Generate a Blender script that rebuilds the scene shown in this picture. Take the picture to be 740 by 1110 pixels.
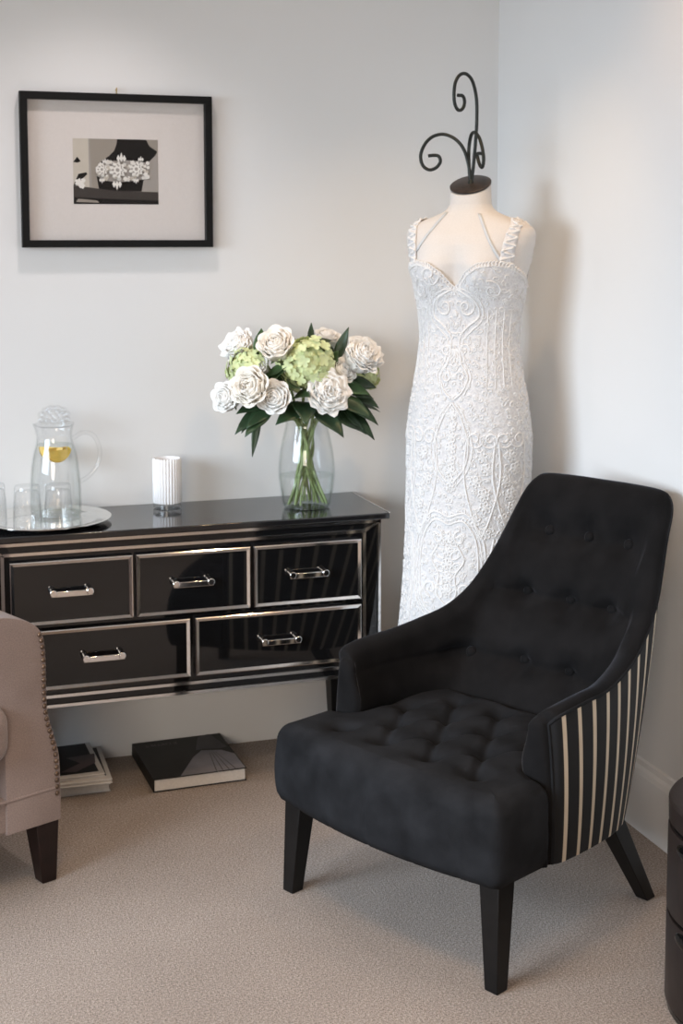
import bpy, math, random
import numpy as np
from mathutils import Vector, Matrix

for o in list(bpy.data.objects):
    bpy.data.objects.remove(o, do_unlink=True)
scene = bpy.context.scene
COL = scene.collection
rng = random.Random(7)
PI = math.pi

# ------------------------------------------------------------------ camera
cam_d = bpy.data.cameras.new('camera')
cam = bpy.data.objects.new('camera', cam_d)
COL.objects.link(cam)
cam.location = (0, 0, 1.5)
az, pitch = math.radians(18.16), math.radians(5.57)
cam.rotation_euler = (PI / 2 - pitch, 0, -az)
cam_d.sensor_fit = 'AUTO'
cam_d.sensor_width = 36.0
cam_d.lens = 36.0 * 1520.0 / 1110.0
cam_d.shift_y = -150.0 / 1110.0
cam_d.clip_start = 0.05
cam_d.dof.use_dof = True
cam_d.dof.focus_distance = 3.0
cam_d.dof.aperture_fstop = 6.3
scene.camera = cam

# ------------------------------------------------------------------ light
world = bpy.data.worlds.new('world')
scene.world = world
world.use_nodes = True
world.node_tree.nodes['Background'].inputs['Color'].default_value = (0.75, 0.86, 1.0, 1)
world.node_tree.nodes['Background'].inputs['Strength'].default_value = 1.0

def area(name, loc, target, sx, sy, power, color):
    d = bpy.data.lights.new(name, 'AREA')
    d.shape = 'RECTANGLE'; d.size = sx; d.size_y = sy
    d.energy = power; d.color = color
    o = bpy.data.objects.new(name, d); COL.objects.link(o)
    o.location = loc
    o.rotation_euler = (Vector(target) - Vector(loc)).to_track_quat('-Z', 'Y').to_euler()
    return o

def spot(name, loc, target, power, color, size, blend=0.6, radius=0.04):
    d = bpy.data.lights.new(name, 'SPOT')
    d.energy = power; d.color = color; d.spot_size = math.radians(size)
    d.spot_blend = blend; d.shadow_soft_size = radius
    o = bpy.data.objects.new(name, d); COL.objects.link(o)
    o.location = loc
    o.rotation_euler = (Vector(target) - Vector(loc)).to_track_quat('-Z', 'Y').to_euler()
    return o

win = area('window_daylight', (-2.36, 1.75, 1.55), (0.0, 2.50, 0.50), 2.4, 1.25, 45, (0.735, 0.865, 1.0))
win.data.spread = math.radians(80)
rear_fill = area('warm_fill_rear', (-1.35, -1.86, 1.45), (-0.75, 0.0, 0.70), 1.6, 1.25, 27, (1.0, 0.87, 0.73))  # unseen warm fill added behind the camera to lift the ambient level
rear_fill.data.spread = math.radians(105)
spot('downlight_mannequin', (1.25, 3.00, 2.57), (1.45, 3.5, 1.2), 27, (1.0, 0.66, 0.34), 66, 0.9)
spot('downlight_wall', (1.45, 2.75, 2.57), (1.62, 2.85, 0.0), 11, (1.0, 0.58, 0.30), 95, 0.9)
spot('downlight_sideboard', (0.55, 3.45, 2.57), (0.6, 3.55, 0.0), 30, (0.94, 0.84, 0.82), 95, 0.9)
spot('downlight_carpet', (0.25, 1.9, 2.57), (0.15, 2.1, 0.0), 66, (1.0, 0.68, 0.36), 100, 0.9, 0.15)
spot('fill_spot_floor', (0.9, 1.3, 2.57), (0.9, 1.4, 0.0), 45, (1.0, 0.62, 0.34), 110, 0.9, 0.25)  # unseen fill spot, added for warm bounce off the carpet
spot('fill_spot_trim', (0.35, 0.2, 2.57), (0.4, 0.3, 0.0), 125, (1.0, 0.80, 0.60), 85, 0.9, 0.2)  # added overhead near the camera; brightens the carpet reflected in the mirrored trim

scene.view_settings.view_transform = 'Standard'
scene.view_settings.look = 'None'
scene.view_settings.gamma = 1.0
scene.view_settings.use_curve_mapping = False
scene.view_settings.exposure = -0.02
scene.cycles.transparent_max_bounces = 40

# ------------------------------------------------------------------ helpers
class MB:
    def __init__(self):
        self.V = []; self.F = []; self.M = []; self.UV = None
    def add(self, verts, faces, mi=0):
        b = len(self.V)
        self.V += [tuple(map(float, v)) for v in verts]
        for f in faces:
            self.F.append(tuple(b + i for i in f)); self.M.append(mi)
        return b
    def box(self, c, s, mi=0, rz=0.0):
        x, y, z = (q / 2 for q in s)
        P = [(-x, -y, -z), (x, -y, -z), (x, y, -z), (-x, y, -z), (-x, -y, z), (x, -y, z), (x, y, z), (-x, y, z)]
        ca, sa = math.cos(rz), math.sin(rz)
        P = [(c[0] + p[0] * ca - p[1] * sa, c[1] + p[0] * sa + p[1] * ca, c[2] + p[2]) for p in P]
        self.add(P, [(0, 3, 2, 1), (4, 5, 6, 7), (0, 1, 5, 4), (1, 2, 6, 5), (2, 3, 7, 6), (3, 0, 4, 7)], mi)
        return self
    def bb(self, lo, hi, mi=0):
        return self.box([(a + b) / 2 for a, b in zip(lo, hi)], [b - a for a, b in zip(lo, hi)], mi)
    def hexa(self, bot, top, mi=0):
        self.add(list(bot) + list(top), [(0, 3, 2, 1), (4, 5, 6, 7), (0, 1, 5, 4), (1, 2, 6, 5), (2, 3, 7, 6), (3, 0, 4, 7)], mi)
        return self
    def grid(self, P, cu=False, cv=False, mi=0):
        n, m = len(P), len(P[0])
        V = [p for row in P for p in row]
        F = []
        for i in range(n if cu else n - 1):
            for j in range(m if cv else m - 1):
                i2, j2 = (i + 1) % n, (j + 1) % m
                F.append((i * m + j, i2 * m + j, i2 * m + j2, i * m + j2))
        self.add(V, F, mi)
        return self
    def tube(self, path, r, n=8, caps=True, mi=0, closed=False):
        path = [Vector(p) for p in path]
        k = len(path)
        rr = r if isinstance(r, (list, tuple)) else [r] * k
        rings = []; nrm = None
        for i, p in enumerate(path):
            if closed:
                t = path[(i + 1) % k] - path[i - 1]
            else:
                t = path[min(i + 1, k - 1)] - path[max(i - 1, 0)]
            if t.length < 1e-9: t = Vector((0, 0, 1))
            t.normalize()
            if nrm is None:
                nrm = t.cross(Vector((0, 0, 1)))
                if nrm.length < 1e-3: nrm = t.cross(Vector((1, 0, 0)))
            nrm = nrm - t * nrm.dot(t)
            if nrm.length < 1e-6: nrm = t.orthogonal()
            nrm.normalize()
            b = t.cross(nrm)
            rings.append([p + (nrm * math.cos(a) + b * math.sin(a)) * rr[i] for a in [2 * PI * j / n for j in range(n)]])
        self.grid(rings, cu=closed, cv=True, mi=mi)
        if caps and not closed:
            self.add(rings[0], [tuple(range(n))], mi)
            self.add(rings[-1], [tuple(reversed(range(n)))], mi)
        return self
    def lathe(self, prof, c=(0, 0), n=40, mi=0, capb=False, capt=False, ex=1.0, ey=1.0):
        P = [[(c[0] + r * ex * math.cos(2 * PI * j / n), c[1] + r * ey * math.sin(2 * PI * j / n), z) for j in range(n)] for r, z in prof]
        self.grid(P, cv=True, mi=mi)
        if capb: self.add(P[0], [tuple(range(n))], mi)
        if capt: self.add(P[-1], [tuple(reversed(range(n)))], mi)
        return self
    def ball(self, c, r, n=12, m=8, mi=0):
        rx, ry, rz = (r, r, r) if isinstance(r, (int, float)) else r
        P = [[(c[0] + rx * math.sin(PI * i / m) * math.cos(2 * PI * j / n), c[1] + ry * math.sin(PI * i / m) * math.sin(2 * PI * j / n), c[2] + rz * math.cos(PI * i / m)) for j in range(n)] for i in range(m + 1)]
        self.grid(P, cv=True, mi=mi)
        return self
    def xform(self, M):
        self.V = [tuple(M @ Vector(v)) for v in self.V]
        return self
    def build(self, name, mats, parent=None, smooth=True, bevel=None, sharp=35, seg=2, solid=None, subsurf=0, normals=True):
        me = bpy.data.meshes.new(name)
        me.from_pydata(self.V, [], self.F)
        if not isinstance(mats, (list, tuple)): mats = [mats]
        for m in mats: me.materials.append(m)
        me.polygons.foreach_set('material_index', self.M)
        import bmesh
        bm = bmesh.new(); bm.from_mesh(me)
        bmesh.ops.remove_doubles(bm, verts=bm.verts, dist=1e-6)
        if normals: bmesh.ops.recalc_face_normals(bm, faces=bm.faces)
        bm.to_mesh(me); bm.free()
        if smooth:
            me.polygons.foreach_set('use_smooth', [True] * len(me.polygons))
            if sharp: me.set_sharp_from_angle(angle=math.radians(sharp))
        me.update()
        o = bpy.data.objects.new(name, me); COL.objects.link(o)
        if parent: o.parent = parent
        if solid:
            s = o.modifiers.new('solid', 'SOLIDIFY'); s.thickness = solid; s.offset = 0
        if bevel:
            b = o.modifiers.new('bevel', 'BEVEL'); b.width = bevel; b.segments = seg; b.limit_method = 'ANGLE'; b.angle_limit = math.radians(40)
        if subsurf:
            s = o.modifiers.new('sub', 'SUBSURF'); s.levels = subsurf; s.render_levels = subsurf
        return o

def thing(name, label, cat, loc=(0, 0, 0), rz=0.0, group=None):
    o = bpy.data.objects.new(name, None); COL.objects.link(o)
    o.empty_display_size = 0.1
    o.location = loc; o.rotation_euler = (0, 0, rz)
    return tag(o, label, cat, group)
def tag(o, label, cat, group=None):
    o['label'] = label; o['category'] = cat
    if group: o['group'] = group
    return o
def struct(o):
    o['kind'] = 'structure'; return o

def catmull(pts, n):
    """smooth curve through pts, n samples per span"""
    P = [np.array(p, float) for p in pts]
    P = [2 * P[0] - P[1]] + P + [2 * P[-1] - P[-2]]
    out = []
    for i in range(1, len(P) - 2):
        a, b, c, d = P[i - 1], P[i], P[i + 1], P[i + 2]
        for k in range(n):
            t = k / n
            out.append(0.5 * ((2 * b) + (-a + c) * t + (2 * a - 5 * b + 4 * c - d) * t * t + (-a + 3 * b - 3 * c + d) * t ** 3))
    out.append(P[-2])
    return out

# ------------------------------------------------------------------ materials
def nodes_of(name):
    m = bpy.data.materials.new(name); m.use_nodes = True
    nt = m.node_tree
    return m, nt, nt.nodes['Principled BSDF']
def pset(b, **kw):
    for k, v in kw.items():
        k = k.replace('_', ' ')
        if k in b.inputs: b.inputs[k].default_value = v
def rgb(c): return (c[0], c[1], c[2], 1)
def noise(nt, scale, detail=3, rough=0.5, coord='Object', vec=None):
    n = nt.nodes.new('ShaderNodeTexNoise')
    n.inputs['Scale'].default_value = scale; n.inputs['Detail'].default_value = detail; n.inputs['Roughness'].default_value = rough
    if vec is None:
        tc = nt.nodes.new('ShaderNodeTexCoord'); vec = tc.outputs[coord]
    nt.links.new(vec, n.inputs['Vector'])
    return n
def ramp(nt, fac, stops):
    r = nt.nodes.new('ShaderNodeValToRGB')
    el = r.color_ramp.elements
    while len(el) < len(stops): el.new(0.5)
    for e, (p, c) in zip(el, stops): e.position = p; e.color = rgb(c)
    nt.links.new(fac, r.inputs['Fac'])
    return r
def bump(nt, b, height, strength, dist=0.002):
    n = nt.nodes.new('ShaderNodeBump'); n.inputs['Strength'].default_value = strength; n.inputs['Distance'].default_value = dist
    nt.links.new(height, n.inputs['Height']); nt.links.new(n.outputs['Normal'], b.inputs['Normal'])
    return n
def simple(name, col, rough=0.5, metal=0.0, var=0.06, scale=30, bstr=0.0, **kw):
    m, nt, b = nodes_of(name)
    n = noise(nt, scale)
    lo = tuple(max(0, c * (1 - var)) for c in col); hi = tuple(min(1, c * (1 + var)) for c in col)
    r = ramp(nt, n.outputs['Fac'], [(0.3, lo), (0.7, hi)])
    nt.links.new(r.outputs['Color'], b.inputs['Base Color'])
    pset(b, Roughness=rough, Metallic=metal, **kw)
    if bstr: bump(nt, b, n.outputs['Fac'], bstr)
    return m
def velvet(name, col, sheen, tint, weave=260.0, rough=0.85):
    m, nt, b = nodes_of(name)
    n = noise(nt, 14, 4); n2 = noise(nt, weave, 2); n3 = noise(nt, 9, 5, 0.6)
    r = ramp(nt, n.outputs['Fac'], [(0.3, tuple(c * 0.6 for c in col)), (0.7, tuple(c * 1.4 for c in col))])
    nt.links.new(r.outputs['Color'], b.inputs['Base Color'])
    pset(b, Roughness=rough, Sheen_Roughness=0.30, Sheen_Tint=rgb(tint), Specular_IOR_Level=0.12)
    mr = nt.nodes.new('ShaderNodeMapRange'); mr.inputs['From Min'].default_value = 0.32; mr.inputs['From Max'].default_value = 0.68
    mr.inputs['To Min'].default_value = sheen * 0.35; mr.inputs['To Max'].default_value = sheen * 1.6
    mx = nt.nodes.new('ShaderNodeMath'); mx.operation = 'ADD'
    sc_ = nt.nodes.new('ShaderNodeMath'); sc_.operation = 'MULTIPLY_ADD'; sc_.inputs[1].default_value = 0.5; sc_.inputs[2].default_value = -0.25
    nt.links.new(n2.outputs['Fac'], sc_.inputs[0]); nt.links.new(sc_.outputs[0], mx.inputs[0]); nt.links.new(n3.outputs['Fac'], mx.inputs[1])
    nt.links.new(mx.outputs[0], mr.inputs['Value']); nt.links.new(mr.outputs['Result'], b.inputs['Sheen Weight'])
    bump(nt, b, n2.outputs['Fac'], 0.3, 0.001)
    return m
def thin_glass(name, tint, refl=1.0, ior=1.45, rough=0.0):
    m = bpy.data.materials.new(name); m.use_nodes = True
    nt = m.node_tree; nt.nodes.clear()
    out = nt.nodes.new('ShaderNodeOutputMaterial')
    tr = nt.nodes.new('ShaderNodeBsdfTransparent'); gl = nt.nodes.new('ShaderNodeBsdfGlossy')
    gl.inputs['Roughness'].default_value = rough
    lw = nt.nodes.new('ShaderNodeLayerWeight'); lw.inputs['Blend'].default_value = 0.35
    rp = ramp(nt, lw.outputs['Facing'], [(0.0, (1, 1, 1)), (0.5, tuple(0.88 + 0.12 * c for c in tint)), (0.82, tuple(0.55 + 0.45 * c for c in tint)), (1.0, tuple(c * 0.8 for c in tint))])
    nt.links.new(rp.outputs['Color'], tr.inputs['Color'])
    pw = nt.nodes.new('ShaderNodeMath'); pw.operation = 'POWER'; pw.inputs[1].default_value = 4.0
    lw2 = nt.nodes.new('ShaderNodeLayerWeight'); lw2.inputs['Blend'].default_value = 0.5
    nt.links.new(lw2.outputs['Facing'], pw.inputs[0])
    mul = nt.nodes.new('ShaderNodeMath'); mul.operation = 'MULTIPLY_ADD'; mul.inputs[1].default_value = 0.55 * refl; mul.inputs[2].default_value = 0.04 * refl; mul.use_clamp = True
    nt.links.new(pw.outputs[0], mul.inputs[0])
    mix = nt.nodes.new('ShaderNodeMixShader')
    nt.links.new(mul.outputs[0], mix.inputs[0]); nt.links.new(tr.outputs[0], mix.inputs[1]); nt.links.new(gl.outputs[0], mix.inputs[2])
    nt.links.new(mix.outputs[0], out.inputs['Surface'])
    return m

def make_wall_mat(name, col):
    m, nt, b = nodes_of(name)
    n = noise(nt, 2.2, 2); n2 = noise(nt, 420, 2)
    r = ramp(nt, n.outputs['Fac'], [(0.3, tuple(c * 0.985 for c in col)), (0.7, col)])
    nt.links.new(r.outputs['Color'], b.inputs['Base Color'])
    pset(b, Roughness=0.75, Specular_IOR_Level=0.25)
    bump(nt, b, n2.outputs['Fac'], 0.06, 0.0006)
    return m
M_wall = make_wall_mat('wall_paint', (0.80, 0.795, 0.785))
M_ceil = make_wall_mat('ceiling_paint', (0.82, 0.81, 0.80))
M_trim = make_wall_mat('trim_paint', (0.80, 0.79, 0.775)); M_trim.node_tree.nodes['Principled BSDF'].inputs['Roughness'].default_value = 0.4

def make_carpet():
    m, nt, b = nodes_of('carpet_pile')
    n1 = noise(nt, 210, 5, 0.75); n2 = noise(nt, 3.0, 3); n3 = noise(nt, 420, 2)
    r1 = ramp(nt, n1.outputs['Fac'], [(0.36, (0.150, 0.114, 0.092)), (0.5, (0.325, 0.262, 0.218)), (0.64, (0.54, 0.455, 0.395))])
    r2 = ramp(nt, n2.outputs['Fac'], [(0.3, (0.90, 0.89, 0.88)), (0.7, (1.05, 1.05, 1.05))])
    mx = nt.nodes.new('ShaderNodeMix'); mx.data_type = 'RGBA'; mx.blend_type = 'MULTIPLY'; mx.inputs['Factor'].default_value = 1
    nt.links.new(r1.outputs['Color'], mx.inputs['A']); nt.links.new(r2.outputs['Color'], mx.inputs['B'])
    nt.links.new(mx.outputs['Result'], b.inputs['Base Color'])
    ad = nt.nodes.new('ShaderNodeMath'); ad.operation = 'ADD'
    nt.links.new(n1.outputs['Fac'], ad.inputs[0]); nt.links.new(n3.outputs['Fac'], ad.inputs[1])
    bump(nt, b, ad.outputs[0], 0.6, 0.004)
    pset(b, Roughness=0.95, Specular_IOR_Level=0.1, Sheen_Weight=0.25, Sheen_Roughness=0.5)
    return m
M_carpet = make_carpet()
M_black_glass = simple('black_glass', (0.006, 0.006, 0.0065), 0.04, var=0.02, Specular_IOR_Level=0.65)
M_black_top = simple('black_glass_top', (0.010, 0.010, 0.011), 0.10, var=0.02, Specular_IOR_Level=1.0)
M_mirror = simple('mirror_strip', (0.92, 0.90, 0.88), 0.09, metal=1.0, var=0.03)
M_chrome = simple('chrome', (0.86, 0.85, 0.84), 0.06, metal=1.0, var=0.02)
M_silver = simple('silver_plate', (0.84, 0.83, 0.81), 0.14, metal=1.0, var=0.03)
M_brass = simple('brass', (0.55, 0.42, 0.2), 0.3, metal=1.0)
M_frame = simple('black_frame_wood', (0.006, 0.006, 0.006), 0.5, var=0.15, Specular_IOR_Level=0.2)
M_mat = simple('mat_board', (0.66, 0.61, 0.575), 0.9, var=0.02, scale=200)
M_velvet = velvet('black_velvet', (0.0070, 0.0065, 0.0068), 0.17, (0.66, 0.72, 0.88))
M_velvet_seat = velvet('black_velvet_seat', (0.0125, 0.0130, 0.0148), 0.0, (0.66, 0.70, 0.82))
M_leg = simple('black_lacquer_leg', (0.006, 0.0055, 0.0055), 0.4, var=0.2, Specular_IOR_Level=0.25)
M_linen = None
M_dark_wood = simple('espresso_wood', (0.014, 0.007, 0.006), 0.35, var=0.3, Specular_IOR_Level=0.3, scale=25)
M_drum = simple('dark_brown_leather', (0.018, 0.0125, 0.011), 0.42, var=0.15, Specular_IOR_Level=0.3, scale=60, bstr=0.05)
M_drum_gap = simple('black_recess', (0.006, 0.006, 0.006), 0.25)
M_iron = simple('blackened_iron', (0.022, 0.026, 0.024), 0.42, metal=0.5, var=0.3)
M_cap = simple('bronze_cap', (0.055, 0.042, 0.036), 0.38, metal=0.5, var=0.35, scale=40)
M_form = simple('cream_linen_form', (0.69, 0.66, 0.63), 0.85, var=0.03, scale=300, bstr=0.05)
M_lace = simple('ivory_lace', (0.79, 0.78, 0.77), 0.75, var=0.03, scale=200)
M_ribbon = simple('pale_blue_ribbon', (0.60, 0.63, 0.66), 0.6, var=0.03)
M_glass = thin_glass('clear_glass', (0.76, 0.79, 0.80), 1.0)
M_vase = thin_glass('vase_glass', (0.74, 0.80, 0.78), 0.9)
M_water = thin_glass('water', (0.62, 0.72, 0.64), 0.6, 1.33)
M_petal = simple('white_petal', (0.93, 0.92, 0.89), 0.6, var=0.03, scale=60)
M_petal_warm = simple('cream_petal', (0.93, 0.89, 0.82), 0.6, var=0.04, scale=60)
M_hyd = simple('green_hydrangea', (0.66, 0.74, 0.40), 0.6, var=0.18, scale=50)
M_leaf = simple('dark_green_leaf', (0.022, 0.050, 0.020), 0.42, var=0.35, scale=25)
M_leaf2 = simple('mid_green_leaf', (0.045, 0.10, 0.035), 0.42, var=0.35, scale=25)
M_stem = simple('green_stem', (0.27, 0.36, 0.15), 0.5, var=0.3, scale=40)
M_paper = simple('page_edges', (0.62, 0.58, 0.54), 0.85, var=0.06, scale=150)
M_cover_dark = simple('dark_cover', (0.010, 0.010, 0.010), 0.5, var=0.2, Specular_IOR_Level=0.25)
M_cover_grey = simple('grey_cover_art', (0.17, 0.17, 0.19), 0.4, var=0.25, scale=12)
M_cover_white = simple('white_cover', (0.62, 0.60, 0.58), 0.5, var=0.04)
M_lemon = simple('lemon', (0.86, 0.62, 0.06), 0.45, var=0.15, scale=60)
M_lemon_pale = simple('lemon_flesh', (0.88, 0.62, 0.12), 0.4, var=0.1, scale=60)

def make_linen():
    m, nt, b = nodes_of('taupe_linen')
    n = noise(nt, 9, 3); n2 = noise(nt, 330, 2)
    r = ramp(nt, n.outputs['Fac'], [(0.3, (0.235, 0.178, 0.160)), (0.7, (0.275, 0.212, 0.190))])
    r2 = ramp(nt, n2.outputs['Fac'], [(0.3, (0.82, 0.82, 0.82)), (0.7, (1.1, 1.1, 1.1))])
    mx = nt.nodes.new('ShaderNodeMix'); mx.data_type = 'RGBA'; mx.blend_type = 'MULTIPLY'; mx.inputs['Factor'].default_value = 1
    nt.links.new(r.outputs['Color'], mx.inputs['A']); nt.links.new(r2.outputs['Color'], mx.inputs['B'])
    nt.links.new(mx.outputs['Result'], b.inputs['Base Color'])
    pset(b, Roughness=0.85, Sheen_Weight=0.2, Specular_IOR_Level=0.2)
    bump(nt, b, n2.outputs['Fac'], 0.3, 0.001)
    return m
M_linen = make_linen()

def make_dress_mat():
    m, nt, b = nodes_of('lace_net')
    tc = nt.nodes.new('ShaderNodeTexCoord')
    v = nt.nodes.new('ShaderNodeTexVoronoi'); v.feature = 'DISTANCE_TO_EDGE'; v.inputs['Scale'].default_value = 95
    v2 = nt.nodes.new('ShaderNodeTexVoronoi'); v2.feature = 'F1'; v2.inputs['Scale'].default_value = 60
    nt.links.new(tc.outputs['Object'], v.inputs['Vector']); nt.links.new(tc.outputs['Object'], v2.inputs['Vector'])
    r = ramp(nt, v.outputs['Distance'], [(0.02, (0.76, 0.75, 0.745)), (0.16, (0.68, 0.67, 0.675))])
    nt.links.new(r.outputs['Color'], b.inputs['Base Color'])
    ad = nt.nodes.new('ShaderNodeMath'); ad.operation = 'SUBTRACT'
    nt.links.new(v2.outputs['Distance'], ad.inputs[0]); nt.links.new(v.outputs['Distance'], ad.inputs[1])
    bump(nt, b, ad.outputs[0], 0.5, 0.003)
    pset(b, Roughness=0.8, Sheen_Weight=0.1)
    return m
M_dress = make_dress_mat()

def make_stripe():
    """black cloth with narrow ivory stripes; the stripes follow the cloth's own U coordinate"""
    m, nt, b = nodes_of('black_ivory_stripe_cloth')
    uv = nt.nodes.new('ShaderNodeUVMap'); uv.uv_map = 'UVMap'
    sp = nt.nodes.new('ShaderNodeSeparateXYZ'); nt.links.new(uv.outputs['UV'], sp.inputs[0])
    fr = nt.nodes.new('ShaderNodeMath'); fr.operation = 'FRACT'; nt.links.new(sp.outputs['X'], fr.inputs[0])
    sub = nt.nodes.new('ShaderNodeMath'); sub.operation = 'SUBTRACT'; sub.inputs[1].default_value = 0.5; nt.links.new(fr.outputs[0], sub.inputs[0])
    ab = nt.nodes.new('ShaderNodeMath'); ab.operation = 'ABSOLUTE'; nt.links.new(sub.outputs[0], ab.inputs[0])
    r = ramp(nt, ab.outputs[0], [(0.105, (0.56, 0.47, 0.36)), (0.135, (0.009, 0.009, 0.010))])
    n2 = noise(nt, 300, 2)
    nt.links.new(r.outputs['Color'], b.inputs['Base Color'])
    bump(nt, b, n2.outputs['Fac'], 0.25, 0.001)
    pset(b, Roughness=0.8, Sheen_Weight=0.05, Specular_IOR_Level=0.2)
    return m
M_stripe = make_stripe()

def make_wax():
    m, nt, b = nodes_of('candle_wax')
    n = noise(nt, 30)
    r = ramp(nt, n.outputs['Fac'], [(0.3, (0.86, 0.82, 0.80)), (0.7, (0.90, 0.87, 0.85))])
    nt.links.new(r.outputs['Color'], b.inputs['Base Color'])
    pset(b, Roughness=0.5)
    return m
M_wax = make_wax()
def make_ribbed():
    m, nt, b = nodes_of('frosted_white_glass')
    n = noise(nt, 20)
    r = ramp(nt, n.outputs['Fac'], [(0.3, (0.88, 0.87, 0.88)), (0.7, (0.92, 0.91, 0.91))])
    nt.links.new(r.outputs['Color'], b.inputs['Base Color'])
    pset(b, Roughness=0.18, Specular_IOR_Level=0.6)
    return m
M_ribbed = make_ribbed()

# ------------------------------------------------------------------ room shell
XL, XR, YF, YB, ZC = -2.3, 1.80, -1.8, 3.96, 2.62
T = 0.12
struct(MB().bb((XL - T, YF - T, -0.08), (XR + T, YB + T, 0)).build('floor', M_carpet, smooth=False))
struct(MB().bb((XL - T, YF - T, ZC), (XR + T, YB + T, ZC + T)).build('ceiling', M_ceil, smooth=False))
struct(MB().bb((XL - T, YB, 0), (XR + T, YB + T, ZC)).build('wall_back', M_wall, smooth=False))
struct(MB().bb((XR, YF, 0), (XR + T, YB, ZC)).build('wall_right', M_wall, smooth=False))
def wall_with_hole(axis, pos0, pos1, a0, a1, h0, h1, z0, z1, name):
    mb = MB()
    for lo, hi, zl, zh in ((a0, h0, 0, ZC), (h1, a1, 0, ZC), (h0, h1, 0, z0), (h0, h1, z1, ZC)):
        if axis == 'x': mb.bb((pos0, lo, zl), (pos1, hi, zh))
        else: mb.bb((lo, pos0, zl), (hi, pos1, zh))
    return struct(mb.build(name, M_wall, smooth=False))
wall_with_hole('x', XL - T, XL, YF, YB, 0.50, 3.00, 0.90, 2.20, 'wall_left')
wall_with_hole('y', YF - T, YF, XL, XR, -2.20, -0.50, 0.78, 2.12, 'wall_front')
w = MB()
for y in (0.525, 2.975): w.bb((XL - 0.04, y - 0.025, 0.90), (XL - 0.01, y + 0.025, 2.20))
for z in (0.915, 2.185): w.bb((XL - 0.04, 0.50, z - 0.015), (XL - 0.01, 3.00, z + 0.015))
struct(w.build('window_1', M_trim, smooth=False))
w = MB()
for x in (-2.18, -0.52): w.bb((x - 0.02, YF - 0.04, 0.78), (x + 0.02, YF - 0.01, 2.12))
for z in (0.795, 2.105): w.bb((-2.20, YF - 0.04, z - 0.015), (-0.50, YF - 0.01, z + 0.015))
struct(w.build('window_2', M_trim, smooth=False))
def skirting(name, pts_fn, length):
    prof = [(0.0, 0.0), (0.017, 0.0), (0.017, 0.148), (0.014, 0.160), (0.008, 0.168), (0.006, 0.180), (0.0, 0.184)]
    mb = MB()
    mb.grid([[pts_fn(d, z, s) for d, z in prof] for s in (0, length)], cv=True)
    return struct(mb.build(name, M_trim, smooth=False))
skirting('baseboard_right', lambda d, z, s: (XR - d, YF + s, z), YB - YF)
skirting('baseboard_back', lambda d, z, s: (XL + s, YB - d, z), XR - XL - 0.017)

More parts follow.
